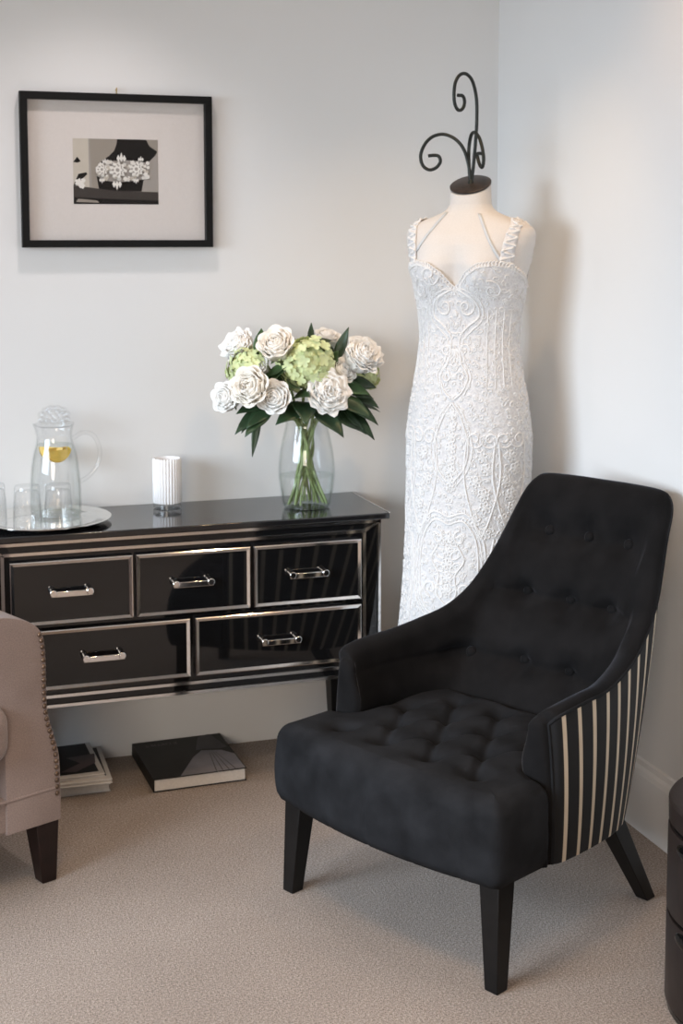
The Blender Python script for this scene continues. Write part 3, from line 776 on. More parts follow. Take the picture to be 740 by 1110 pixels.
sprig('dark pointed leaves drooping at the lower right of the bouquet', [((1.21, 3.68, 1.045), (0.75, -0.2, -0.25), 0.105, 0.034, 0.35), ((1.22, 3.69, 1.07), (0.95, 0, -0.02), 0.085, 0.028, 0.25), ((1.23, 3.70, 1.045), (0.85, 0.1, -0.15), 0.105, 0.015, 0.2), ((1.24, 3.70, 1.09), (0.8, -0.1, 0.1), 0.075, 0.030, 0.3), ((1.20, 3.67, 1.035), (0.55, -0.2, -0.45), 0.12, 0.032, 0.2), ((1.235, 3.71, 1.035), (0.6, 0, -0.6), 0.085, 0.018, 0.1), ((1.19, 3.66, 1.05), (0.5, -0.4, -0.1), 0.10, 0.034, 0.3), ((1.25, 3.70, 1.06), (0.7, -0.2, -0.25), 0.075, 0.024, 0.2)], (1.20, 3.72, 1.03))
sprig('leafy spray filling the back of the bouquet against the wall', [((1.11 + 0.09 * math.cos(a), 3.78, 1.08 + 0.05 * math.sin(a)), (math.cos(a), 0.2, math.sin(a) * 0.8), 0.095, 0.03, 0.15) for a in (-0.1, 0.3, 0.7, 1.2, 1.6, 1.9, 2.5, 2.9, 3.3)], (1.13, 3.79, 1.07))
sprig('dark leaves between the green hydrangea and the right peonies', [((1.16, 3.70, 1.10), (0.8, -0.4, 0.15), 0.09, 0.030, 0.2), ((1.17, 3.71, 1.12), (0.3, -0.3, 0.8), 0.085, 0.026, 0.1), ((1.20, 3.69, 1.085), (0.9, -0.4, 0.0), 0.09, 0.032, 0.25), ((1.06, 3.71, 1.10), (-0.8, -0.5, 0.3), 0.09, 0.03, 0.2), ((1.05, 3.70, 1.08), (-0.6, -0.6, -0.1), 0.085, 0.03, 0.2)], (1.14, 3.73, 1.06), M_leaf2)

# ------------------------------------------------------------------ books and magazines on the carpet
def book(name, label, c, w, d, h, rz, cover, spine_side=-1, cat='book', group=None, art=None):
    t = thing(name, label, cat, c, rz, group)
    ct = 0.0022
    MB().bb((-w / 2 + 0.004, -d / 2 + 0.004, ct), (w / 2 - 0.004, d / 2 - 0.004, h - ct)).build('pages', M_paper, t, smooth=False)
    cv = MB()
    cv.bb((-w / 2, -d / 2, 0), (w / 2, d / 2, ct)); cv.bb((-w / 2, -d / 2, h - ct), (w / 2, d / 2, h))
    sx = spine_side * w / 2
    cv.bb((min(sx, sx - spine_side * 0.003), -d / 2, ct), (max(sx, sx - spine_side * 0.003), d / 2, h - ct))
    cv.build('cover', cover, t, bevel=0.0008)
    if art: art(t, w, d, h)
    return t
def art_right(t, w, d, h):
    a = MB(); z = h + 0.0003
    P = [(-0.055, -0.143), (0.01, -0.02), (0.045, 0.025), (0.10, 0.01), (0.128, -0.03), (0.128, -0.143)]
    a.add([(p[0], p[1], z) for p in P], [tuple(range(len(P)))], 0)
    a.add([(0.03, 0.03, z), (0.06, 0.13, z), (0.10, 0.15, z), (0.122, 0.03, z), (0.10, 0.022, z), (0.055, 0.035, z)], [(0, 1, 2, 3, 4, 5)], 1)
    for k in range(4):
        x = 0.045 + 0.018 * k
        a.add([(x, -0.14, z + 0.0002), (x + 0.003, -0.14, z + 0.0002), (0.063 + 0.006 * k, 0.0, z + 0.0002), (0.062 + 0.006 * k, 0.0, z + 0.0002)], [(0, 1, 2, 3)], 1)
    a.build('cover_picture', [simple('cover_pale_dress', (0.20, 0.20, 0.23), 0.5, var=0.3, scale=9, Specular_IOR_Level=0.25), simple('cover_mid_grey', (0.05, 0.05, 0.056), 0.5, var=0.3, scale=14, Specular_IOR_Level=0.25)], t, smooth=False, normals=False)
    g = MB(); r = random.Random(2)
    x = -0.098
    for k in range(9):
        ww = r.uniform(0.005, 0.009)
        for (u0, v0, u1, v1) in r.sample([(0, 0, 0.0014, 0.017), (0, 0.0156, ww, 0.017), (ww - 0.0014, 0, ww, 0.017), (0, 0, ww, 0.0014), (0, 0.008, ww, 0.0094)], 3):
            g.add([(x + u0, 0.100 + v0, z), (x + u1, 0.100 + v0, z), (x + u1, 0.100 + v1, z), (x + u0, 0.100 + v1, z)], [(0, 1, 2, 3)])
        x += ww + 0.0028
    g.build('faint_title', simple('faint_title_ink', (0.10, 0.095, 0.085), 0.5), t, smooth=False, normals=False)
book('book', 'thick dark picture book with a pale grey image lying on the carpet under the sideboard', (0.787, 3.795, 0.001), 0.262, 0.290, 0.036, 0.03, M_cover_dark, art=art_right)
GB = 'books stacked under the left end of the sideboard'
def art_top(t, w, d, h):
    a = MB(); z = h + 0.0003
    a.add([(-w / 2 + 0.004, -d / 2 + 0.02, z), (w / 2 - 0.014, -d / 2 + 0.02, z), (w / 2 - 0.014, d / 2 - 0.006, z), (-w / 2 + 0.004, d / 2 - 0.006, z)], [(0, 1, 2, 3)], 0)
    a.add([(-0.03, -0.08, z + .0002), (0.01, -0.09, z + .0002), (0.07, -0.04, z + .0002), (0.08, 0.03, z + .0002), (0.0, 0.02, z + .0002), (0.03, -0.03, z + .0002)], [(0, 1, 2, 3, 4, 5)], 1)
    a.build('cover_picture', [M_cover_dark, simple('cover_plum', (0.05, 0.028, 0.03), 0.4, var=0.4, scale=12)], t, smooth=False, normals=False)
book('book', 'lowest book of the stack beside the beige armchair, white edged', (0.458, 3.820, 0.001), 0.184, 0.252, 0.021, 0.02, M_cover_white, group=GB)
book('book', 'second book up in the stack beside the beige armchair, white edged', (0.457, 3.818, 0.0225), 0.180, 0.250, 0.016, 0.01, M_cover_white, group=GB)
def art_second(t, w, d, h):
    a = MB(); z = h + 0.0003
    a.add([(-w / 2 + 0.01, -d / 2 + 0.012, z), (w / 2 - 0.012, -d / 2 + 0.03, z), (w / 2 - 0.012, d / 2 - 0.01, z), (-w / 2 + 0.01, d / 2 - 0.01, z)], [(0, 1, 2, 3)], 0)
    a.build('cover_picture', [M_cover_dark], t, smooth=False, normals=False)
book('magazine', 'white bordered magazine second from the top of the stack beside the beige armchair', (0.464, 3.785, 0.039), 0.180, 0.256, 0.011, -0.02, M_cover_white, cat='magazine', group=GB, art=art_second)
book('magazine', 'topmost dark covered magazine of the stack beside the beige armchair', (0.450, 3.800, 0.0505), 0.164, 0.248, 0.009, 0.03, M_cover_white, cat='magazine', group=GB, art=art_top)

# ------------------------------------------------------------------ black velvet armchair
def resample(P, n):
    C = np.array(catmull(P, 12))
    s = np.concatenate([[0], np.cumsum(np.linalg.norm(np.diff(C, axis=0), axis=1))])
    # keep parameter tied to control index so paired curves correspond
    k = np.linspace(0, len(C) - 1, n)
    return np.stack([np.interp(k, np.arange(len(C)), C[:, j]) for j in range(C.shape[1])], 1)

def black_chair():
    t = thing('tufted_armchair', 'black velvet tufted armchair with ivory striped outer sides standing on the carpet', 'armchair', (0.9905, 2.7135, 0), math.atan2(-0.899, 0.439))
    UC = 0.010
    RIM = [(.302, .150, .512), (.317, .163, .529), (.321, .205, .536), (.320, .26, .540), (.316, .33, .543), (.302, .41, .556), (.281, .495, .578), (.263, .565, .618), (.249, .62, .672),
           (.234, .66, .73), (.219, .700, .797), (.208, .735, .850), (.190, .757, .879), (.163, .767, .889), (.08, .771, .892), (0, .772, .892)]
    BOT = [(.316, .150), (.323, .165), (.326, .205), (.326, .25), (.324, .30), (.318, .36), (.306, .41), (.285, .455), (.262, .49), (.235, .515), (.20, .535), (.165, .545), (.14, .55), (.12, .553), (.06, .558), (0, .56)]
    PHI = [0, 0, 0, 3, 8, 16, 27, 38, 46, 53, 60, 66, 76, 86, 90, 90]
    IB = [(.262, .150), (.266, .165), (.268, .205), (.268, .24), (.266, .28), (.258, .315), (.244, .348), (.222, .378), (.200, .398), (.175, .413), (.150, .424), (.125, .430), (.10, .434), (.08, .436), (.04, .438), (0, .44)]
    ZB, ZI = 0.222, 0.365
    ns = 110
    F = resample(RIM, ns); G = resample([(u, v, ZB) for u, v in BOT], ns); J = resample([(u, v, ZI) for u, v in IB], ns)
    ph = np.radians(resample([(p, 0, 0) for p in PHI], ns)[:, 0])
    TH = 0.050
    nin = np.stack([-np.cos(ph), -np.sin(ph), np.zeros(ns)], 1)
    # both halves: right side then mirrored left side, from right arm front round to left arm front
    def full(A):
        L = A[::-1][1:].copy(); L[:, 0] *= -1
        return np.concatenate([A, L])
    Ff, Gf, Jf, Nf = full(F), full(G), full(J), full(nin)
    for A in (Ff, Gf, Jf): A[:, 0] += UC
    N = len(Ff)
    # arc length along the middle for stripe spacing
    mid = 0.55 * Ff + 0.45 * Gf; mid2 = mid.copy(); mid2[:, 2] = 0
    arc = np.concatenate([[0], np.cumsum(np.linalg.norm(np.diff(mid2, axis=0), axis=1))])
    nt_ = 40
    mb = MB(); uv = []
    P = []
    for i in range(N):
        row = []
        for k in range(nt_ + 1):
            q = k / nt_
            p = Gf[i] * (1 - q) + Ff[i] * q
            h = Ff[i][2] - Gf[i][2]
            p = p - Nf[i] * (0.007 * math.sin(PI * q) ** 0.8)
            row.append(p)
        P.append(row)
    mb.grid(P)
    PO = P
    o = mb.build('striped_outer_back', M_stripe, t, sharp=0)
    # stripes: UV.x counts stripes around the shell
    uvl = o.data.uv_layers.new(name='UVMap')
    from mathutils.kdtree import KDTree
    kd = KDTree(N * (nt_ + 1))
    for i in range(N):
        for k in range(nt_ + 1): kd.insert(P[i][k], i)
    kd.balance()
    idx = {v.index: kd.find(v.co)[1] for v in o.data.vertices}
    for lp in o.data.loops:
        uvl.data[lp.index].uv = ((arc[idx[lp.vertex_index]] - 0.008) / 0.0485, 0.5)
    # inner upholstery: rim roll, then down the inside to the seat
    If = Ff + Nf * TH
    buttons = []
    def tuft(p, u, z):
        d = 0.0
        for bu, bz in BT:
            dx, dz = (u - bu), (z - bz)
            r2_ = (dx / 0.030) ** 2 + (dz / 0.026) ** 2
            d += 0.028 * math.exp(-r2_)
        for zr, wdt in ((0.77, 0.22), (0.625, 0.26), (0.482, 0.30)):
            d += 0.0045 * math.exp(-((z - zr - 0.006 * abs(u) / 0.2) / 0.0065) ** 2)
        d -= 0.015 * abs(math.sin(PI * (z - 0.482) / 0.1445)) * max(0.0, 1 - (u / 0.27) ** 2)
        return d * max(0.0, min(1.0, (0.285 - abs(u)) / 0.06))
    BT = [(-.118, .772), (0.0, .772), (.112, .772), (-.125, .625), (0.0, .625), (.118, .625), (-.205, .482), (-.068, .482), (.068, .482), (.205, .482)]
    P = []; NB = 70; NC = 9
    tg = np.gradient(Ff, axis=0)
    LD = np.cross(tg, Nf); LD /= np.linalg.norm(LD, axis=1)[:, None]
    LD *= np.sign(LD[:, 2])[:, None]
    for i in range(N):
        w = max(0.0, 1 - min(i, N - 1 - i) / 26.0)
        LD[i] = LD[i] * (1 - w) + np.array([0, 0, 1.0]) * w; LD[i] /= np.linalg.norm(LD[i])
    for i in range(N):
        row = []
        f, n = Ff[i], Nf[i]
        for k in range(NC):           # rounded roll from the outer piping to the inner edge
            a = PI * k / (NC - 1)
            c = f + n * TH * 0.5
            row.append(c - n * TH * 0.5 * math.cos(a) + LD[i] * (0.016 * math.sin(a)))
        i0 = If[i]
        for k in range(1, NB + 1):
            q = k / NB
            qh = 0.45 * q + 0.55 * q * q
            p = np.array([i0[0] + (Jf[i][0] - i0[0]) * qh, i0[1] + (Jf[i][1] - i0[1]) * qh, i0[2] + (Jf[i][2] - i0[2]) * q])
            bul = 0.030 * math.sin(PI * q) * q
            p = p + n * bul
            u = p[0] - UC; z = p[2]
            w = min(1, q / 0.10)
            p = p - n * tuft(p, u, z) * w
            row.append(p)
        P.append(row)
    A3 = np.array(P)
    for _ in range(26):                # soften the turn from the rim into the inside face
        for k in range(NC - 5, NC + 16):
            wk = 0.5 * min(1.0, (k - NC + 6) / 4.0, (NC + 16 - k) / 6.0)
            A3[:, k] = A3[:, k] * (1 - wk) + 0.5 * wk * (A3[:, k - 1] + A3[:, k + 1])
    P = [list(r_) for r_ in A3]
    mb = MB(); mb.grid(P)
    # padded front faces of the two arms
    for i, sgn in ((0, 1), (N - 1, -1)):
        outer = [np.array(PO[i][k]) for k in range(nt_ + 1)]
        inner_ = [Jf[i] + (np.array([0, 0, ZB - ZI]) * 1.0)] + list(reversed(P[i]))
        loop = outer + [np.array(p) for p in P[i][1:]] + [inner_[0]]
        midu = (Ff[i][0] + If[i][0]) / 2
        loops = []
        for sh, fw in ((0, 0), (0.10, 0.008), (0.25, 0.0125), (0.5, 0.0155), (0.8, 0.0165), (0.98, 0.0168)):
            lp = []
            for p in loop:
                q = p.copy(); q[0] = q[0] + (midu - q[0]) * sh
                top = Ff[i][2] + 0.014
                if q[2] > top - 0.05: q[2] -= (q[2] - (top - 0.05)) * sh * 0.55
                q[1] -= fw
                lp.append(q)
            loops.append(lp)
        mb.grid(loops)
        mb.add(loops[-1], [tuple(range(len(loop)))])
    mb.build('inner_back', M_velvet, t, sharp=60)
    # piping along the outer edge, down both arm fronts
    pip = [np.array(p) for p in PO[0][:-1:2]] + [Ff[i] for i in range(0, N, 2)] + [np.array(p) for p in PO[-1][:-1:2]][::-1]
    MB().tube([p + np.array([0, 0, 0.001]) for p in pip], 0.0036, 7).build('piping', M_velvet_seat, t)
    # buttons
    flat = [(p[0] - UC, p[2], i, k) for i, row in enumerate(P) for k, p in enumerate(row) if k > NC + 4]
    for bu, bz in BT:
        _, i, k = min(((f[0] - bu) ** 2 + (f[1] - bz) ** 2, f[2], f[3]) for f in flat)
        p = P[i][k] + Nf[i] * 0.004
        b = MB(); b.ball((0, 0, 0), (0.0138, 0.0138, 0.0075), 16, 8)
        ax = Vector(Nf[i]) + Vector((0, 0, 0.35))
        b.xform(Matrix.Translation(Vector(p)) @ frame_to(ax))
        b.build('button', M_velvet, t, sharp=0)
    # seat cushion, bow fronted, shallow diamond tufts
    V0, V1 = -0.030, 0.452
    ZT_, ZS = 0.402, 0.226
    def vfront(u): return V0 - 0.040 * (1 - (u / 0.33) ** 2)
    # plan outline: bow front, rounded front corners, waisted behind the arms
    half_o = [(u, vfront(u)) for u in np.linspace(0, 0.296, 26)]
    half_o += [(0.306 + 0.024 * math.sin(a), vfront(0.3) + 0.022 - 0.024 * math.cos(a)) for a in np.linspace(0.35, PI / 2, 7)]
    half_o += [(0.330, v) for v in np.linspace(0.03, 0.125, 9)] + [(0.322, 0.138), (0.300, 0.145), (0.275, 0.150), (0.265, 0.160)] + [(0.263, v) for v in np.linspace(0.19, 0.36, 12)]
    half_o += [(0.205 + 0.058 * math.cos(a), 0.394 + 0.058 * math.sin(a)) for a in np.linspace(0, PI / 2, 9)] + [(u, V1) for u in np.linspace(0.18, 0.0, 12)]
    OUT = np.array(half_o + [(-u, v) for u, v in half_o[-2:0:-1]])
    d_ = np.concatenate([[0], np.cumsum(np.linalg.norm(np.diff(np.vstack([OUT, OUT[:1]]), axis=0), axis=1))])
    NO = 320
    OC = np.vstack([OUT, OUT[:1]])
    OUT = np.stack([np.interp(np.linspace(0, d_[-1], NO, endpoint=False), d_, OC[:, j]) for j in range(2)], 1)
    for _ in range(4): OUT = 0.5 * OUT + 0.25 * (np.roll(OUT, 1, 0) + np.roll(OUT, -1, 0))
    tb = np.roll(OUT, -1, 0) - np.roll(OUT, 1, 0); ON = np.stack([tb[:, 1], -tb[:, 0]], 1)
    for _ in range(10): ON = ON / (np.linalg.norm(ON, axis=1)[:, None] + 1e-9); ON = (np.roll(ON, 1, 0) + ON + np.roll(ON, -1, 0)) / 3
    spots = []
    for r_ in range(4):
        v = 0.055 + 0.105 * r_
        us = (-0.195, -0.065, 0.065, 0.195) if r_ % 2 == 0 else (-0.13, 0.0, 0.13)
        for u in us: spots.append((u, v))
    pleats = []
    for a in range(len(spots)):
        for b in range(a + 1, len(spots)):
            if abs(spots[a][1] - spots[b][1]) > 0.09 and abs(spots[a][1] - spots[b][1]) < 0.12 and abs(spots[a][0] - spots[b][0]) < 0.08:
                pleats.append((np.array(spots[a]), np.array(spots[b])))
    R = 0.042
    def topz(u, v):
        q = np.array([u, v]); dd = 0
        for s_ in spots: dd += 0.021 * math.exp(-((u - s_[0]) ** 2 + (v - s_[1]) ** 2) / 0.030 ** 2)
        best = 1
        for pa, pb in pleats:
            ab = pb - pa; tt = min(1, max(0, float((q - pa) @ ab / (ab @ ab))))
            best = min(best, float(np.linalg.norm(q - pa - ab * tt)))
        return 0.010 * math.cos(min(1, abs(u) / 0.33) * PI / 2) - dd - 0.009 * math.exp(-(best / 0.010) ** 2)
    rows = []
    for k in range(9):                      # sides, from the base up
        q = 1 - k / 8
        row = []
        for i in range(NO):
            z = (ZT_ - R) * (1 - q) + ZS * q
            front = 1.0 if OUT[i][1] < 0.0 else 0.0
            bul = 0.006 * math.sin(PI * q) - (0.008 * max(0, q - 0.85) / 0.15)
            seam = front * min(1, q * 4) * sum(0.0025 * math.exp(-((OUT[i][0] - su) / 0.004) ** 2) for su in (-0.235, -0.12, 0.0, 0.12, 0.235))
            pp = OUT[i] + ON[i] * (bul - seam) * (1.0 if OUT[i][1] < 0.12 else 0.0)
            row.append((pp[0] + UC * 0.5, pp[1], z))
        rows.append(row)
    bottom = rows[0]
    INN = OUT - ON * R
    for k in range(1, 8):                   # rounded edge
        f = k / 8 * PI / 2
        rows.append([(OUT[i][0] - ON[i][0] * R * (1 - math.cos(f)) + UC * 0.5, OUT[i][1] - ON[i][1] * R * (1 - math.cos(f)), ZT_ - R + R * math.sin(f) + topz(*INN[i]) * (k / 8) ** 2) for i in range(NO)])
    cen = np.array([0.0, 0.19])
    for k in range(0, 46):
        q = (k / 45) * 0.995
        row = []
        for i in range(NO):
            p = INN[i] * (1 - q) + cen * q
            row.append((p[0] + UC * 0.5, p[1], ZT_ + topz(p[0], p[1])))
        rows.append(row)
    mb = MB(); mb.grid(rows, cv=True)
    mb.add(rows[-1], [tuple(range(NO))])
    mb.add(bottom, [tuple(range(NO))])
    mb.build('seat', M_velvet_seat, t, sharp=0)
    # base frame closing the shell underneath
    bs = MB(); ring = [(p[0] * 0.985, p[1] - 0.002) for p in Gf[::4]]
    bs.grid([[(x, y, 0.224) for x, y in ring], [(x, y, 0.262) for x, y in ring]], cv=True)
    bs.add([(x, y, 0.224) for x, y in ring], [tuple(range(len(ring)))]); bs.add([(x, y, 0.262) for x, y in ring], [tuple(range(len(ring)))])
    bs.build('base_frame', M_velvet_seat, t, sharp=30)
    # legs
    def leg(b0, b1, hb, ht):
        m = MB()
        sq = ((-1, -1), (1, -1), (1, 1), (-1, 1))
        m.hexa([(b0[0] + x * hb, b0[1] + y * hb, 0) for x, y in sq], [(b1[0] + x * ht, b1[1] + y * ht, 0.245) for x, y in sq])
        m.build('leg', M_leg, t, bevel=0.002)
    leg((0.302, 0.004), (0.290, 0.018), 0.0165, 0.0265)
    leg((-0.302, 0.004), (-0.286, 0.018), 0.0165, 0.0265)
    leg((0.285, 0.558), (0.262, 0.420), 0.0160, 0.0260)
    leg((-0.275, 0.558), (-0.252, 0.420), 0.0160, 0.0260)
black_chair()

# ------------------------------------------------------------------ beige nailhead armchair
def beige_chair():
    al = math.radians(24)
    t = thing('upholstered_armchair', 'taupe linen armchair with nailhead trim and dark legs at the left edge of the picture', 'armchair', (0.335, 3.195, 0), al)
    # local x = along the front towards the viewer's right, y = to the back
    D = 0.60
    arm = [(0.028, .148), (0.028, .230), (0.026, .300), (0.016, .345), (0.002, .395), (-0.004, .440), (-0.004, .520), (-0.006, .570), (-0.014, .602), (-0.034, .625), (-0.070, .643), (-0.120, .655),
           (-0.165, .652), (-0.192, .632), (-0.204, .600), (-0.198, .560), (-0.176, .515), (-0.150, .470), (-0.128, .42), (-0.115, .35), (-0.112, .25), (-0.112, .148)]
    A = [tuple(p[:2]) for p in catmull([(a, z, 0) for a, z in arm], 4)]
    def arm_mesh(mirror):
        def X(a): return (-0.68 - a) if mirror else a
        m = MB()
        cx, cz = -0.075, 0.42
        loops = []
        for ins, y in ((0.06, -0.006), (0.012, -0.005), (0.004, -0.001), (0.0, 0.006)):
            loops.append([(X(a + (cx - a) * ins), y, z + (cz - z) * ins * 0.4) for a, z in A])
        for y in (0.2, 0.4, D): loops.append([(X(a), y, z) for a, z in A])
        m.grid(loops, cv=True)
        m.add(loops[0], [tuple(range(len(A)))]); m.add(loops[-1], [tuple(range(len(A)))])
        return m, X
    for mir in (False, True):
        m, X = arm_mesh(mir)
        ar = m.build('arm', M_linen, t, sharp=50)
        nb = MB(); nn = MB()
        path = [(X(a), -0.0065, z) for a, z in A if z > 0.15 and a > -0.2]
        path = [p for p in path if p[0] != 0][:70]
        edge = [(X(a + (cx - a) * 0.10), -0.0075, z + (0.42 - z) * 0.02) for cx in (-0.075,) for a, z in A if a > -0.19 and z > 0.2 and (a > -0.02)]
        E_ = np.array(edge); s = np.concatenate([[0], np.cumsum(np.linalg.norm(np.diff(E_, axis=0), axis=1))])
        for k in range(int(s[-1] / 0.0155) + 1):
            d = k * 0.0155
            p = [np.interp(d, s, E_[:, j]) for j in range(3)]
            nn.ball(p, (0.0062, 0.0035, 0.0062), 8, 6)
        nn.build('nailhead_trim', simple('aged_bronze_nail', (0.16, 0.11, 0.08), 0.35, metal=0.8, var=0.3), ar, sharp=0)
    # front rail with lip, deck, back
    MB().bb((-0.705, 0.002, 0.146), (0.022, D, 0.232)).build('front_rail', M_linen, t, bevel=0.012, seg=4)
    MB().tube([(-0.70, -0.0045, 0.228), (0.024, -0.0045, 0.228)], 0.0045, 8).build('rail_piping', M_linen, t)
    MB().bb((-0.57, 0.02, 0.22), (-0.11, D, 0.33)).build('deck', M_linen, t, bevel=0.02, seg=4)
    MB().bb((-0.575, -0.045, 0.325), (-0.108, 0.46, 0.462)).build('seat_cushion', M_linen, t, bevel=0.045, seg=6)
    bk = MB()
    P = []
    for i in range(15):
        q = i / 14; a = PI * q
        P.append([(-0.70 + 0.72 * j / 24, 0, 0) for j in range(25)])
    bk.hexa([(-0.66, 0.44, 0.2), (-0.02, 0.44, 0.2), (-0.02, D, 0.2), (-0.66, D, 0.2)], [(-0.64, 0.52, 0.84), (-0.04, 0.52, 0.84), (-0.04, D + 0.03, 0.84), (-0.64, D + 0.03, 0.84)])
    bk.build('backrest', M_linen, t, bevel=0.05, seg=6)
    for x in (-0.005, -0.675):
        for y in (0.030, 0.555):
            m = MB(); sq = ((-1, -1), (1, -1), (1, 1), (-1, 1))
            hb, ht = 0.0185, 0.030
            sgn = 1 if x > -0.3 else -1
            m.hexa([(x + sgn * 0.006 + a * hb, y - 0.006 + b * hb, 0) for a, b in sq], [(x + a * ht, y + b * ht, 0.150) for a, b in sq])
            m.build('leg', M_dark_wood, t, bevel=0.003)
beige_chair()

# ------------------------------------------------------------------ round drawer table at the right
def drum():
    cx, cy, R = 1.589, 2.212, 0.187
    t = thing('drum_table', 'dark brown round drawer table at the right edge of the picture', 'side table', (cx, cy, 0))
    H = 0.424
    MB().lathe([(0.0, 0.0), (R - 0.004, 0.0), (R - 0.003, 0.012), (R - 0.008, 0.014), (R - 0.008, H - 0.05), (0.0, H - 0.05)], n=72).build('body', M_drum_gap, t)
    MB().lathe([(0.0, H - 0.05), (R - 0.006, H - 0.05), (R, H - 0.046), (R + 0.001, H - 0.008), (R - 0.003, H - 0.002), (R - 0.010, H), (0.0, H)], n=72).build('top', M_drum, t)
    for z0, z1 in ((0.016, 0.192), (0.200, 0.366)):
        d = MB()
        d.lathe([(R - 0.007, z0), (R - 0.001, z0), (R + 0.001, z0 + 0.004), (R + 0.001, z1 - 0.004), (R - 0.001, z1), (R - 0.007, z1)], n=72)
        dr = d.build('drawer', M_drum, t)
        # oval finger pull, dark and glossy, on the side facing the room
        pl = MB(); P = []
        a0 = math.radians(188)
        zc = z1 - 0.020
        for i in range(5):
            f = i / 4; k = math.cos(f * PI / 2); 
            P.append([((R + 0.0015 + 0.006 * math.sin(f * PI / 2)) * math.cos(a0 + 0.26 * k * math.cos(b)), (R + 0.0015 + 0.006 * math.sin(f * PI / 2)) * math.sin(a0 + 0.26 * k * math.cos(b)), zc + 0.017 * k * math.sin(b)) for b in [2 * PI * j / 28 for j in range(28)]])
        pl.grid(P, cv=True)
        pl.build('finger_pull', simple('black_gloss', (0.004, 0.004, 0.004), 0.08), dr, sharp=0)
drum()

# ------------------------------------------------------------------ dress form and gown
MX, MY = 1.522, 3.520
FA = math.atan2(-0.72, -0.69)                   # direction the form faces
SEC = [(0.0, .222, .222), (.15, .210, .208), (.3, .198, .190), (.43, .180, .170), (.55, .170, .156), (.7, .164, .142), (.85, .164, .134), (.96, .166, .128), (1.05, .156, .120), (1.15, .138, .108), (1.23, .129, .099), (1.3, .136, .102),
       (1.37, .150, .112), (1.43, .166, .117), (1.48, .178, .108), (1.505, .181, .096), (1.522, .177, .084), (1.536, .158, .075), (1.549, .120, .068), (1.560, .088, .062), (1.572, .065, .057), (1.586, .056, .054), (1.66, .053, .053)]
SZ = np.array([s[0] for s in SEC]); SA = np.array([s[1] for s in SEC]); SB = np.array([s[2] for s in SEC])
_zz = np.linspace(0, 1.66, 831)
def _smooth(a):
    y = np.interp(_zz, SZ, a)
    out = y.copy()
    for k in (7,):
        ker = np.hanning(2 * k + 1); ker /= ker.sum()
        out = np.convolve(np.pad(y, k, mode='edge'), ker, 'valid')
    m = np.clip((_zz - 1.40) / 0.08, 0, 1)
    return out * (1 - m) + np.convolve(np.pad(y, 2, mode='edge'), np.ones(5) / 5, 'valid') * m
AZ, BZ = _smooth(SA), _smooth(SB)
def half(z): return float(np.interp(z, _zz, AZ)), float(np.interp(z, _zz, BZ))
def body(th, z, off=0.0, gown=False):
    """point on the form: th = 0 is the front, positive towards the viewer's right; returned in the form's own frame (x lateral, y forward)"""
    a, b = half(z)
    e = 2.25
    c, s = math.cos(th), math.sin(th)
    r = (abs(s / a) ** e + abs(c / b) ** e) ** (-1 / e)
    x, y = r * s, r * c
    bust = math.exp(-((z - 1.405) / 0.055) ** 2)
    for side in (-1, 1): y += 0.030 * bust * math.exp(-((x - side * 0.078) / 0.050) ** 2) * max(0, c)
    y -= 0.010 * bust * math.exp(-(x / 0.022) ** 2) * max(0, c)
    # seat of the hips at the back
    y -= 0.020 * math.exp(-((z - 0.93) / 0.10) ** 2) * max(0, -c)
    if gown:
        fl = max(0, 1 - z / 0.55)
        k = 1 + 0.05 * fl * math.cos(9 * th + 0.6) + 0.02 * fl * math.cos(5 * th)
        x *= k; y *= k
    n = math.hypot(x, y)
    x += off * x / n; y += off * y / n
    return x, y, z
LX, LY = math.cos(FA + PI / 2), math.sin(FA + PI / 2)      # lateral axis; +x is the viewer's right
FX, FY = math.cos(FA), math.sin(FA)
def loc_pt(p): return (p[0] * LX + p[1] * FX, p[0] * LY + p[1] * FY, p[2])

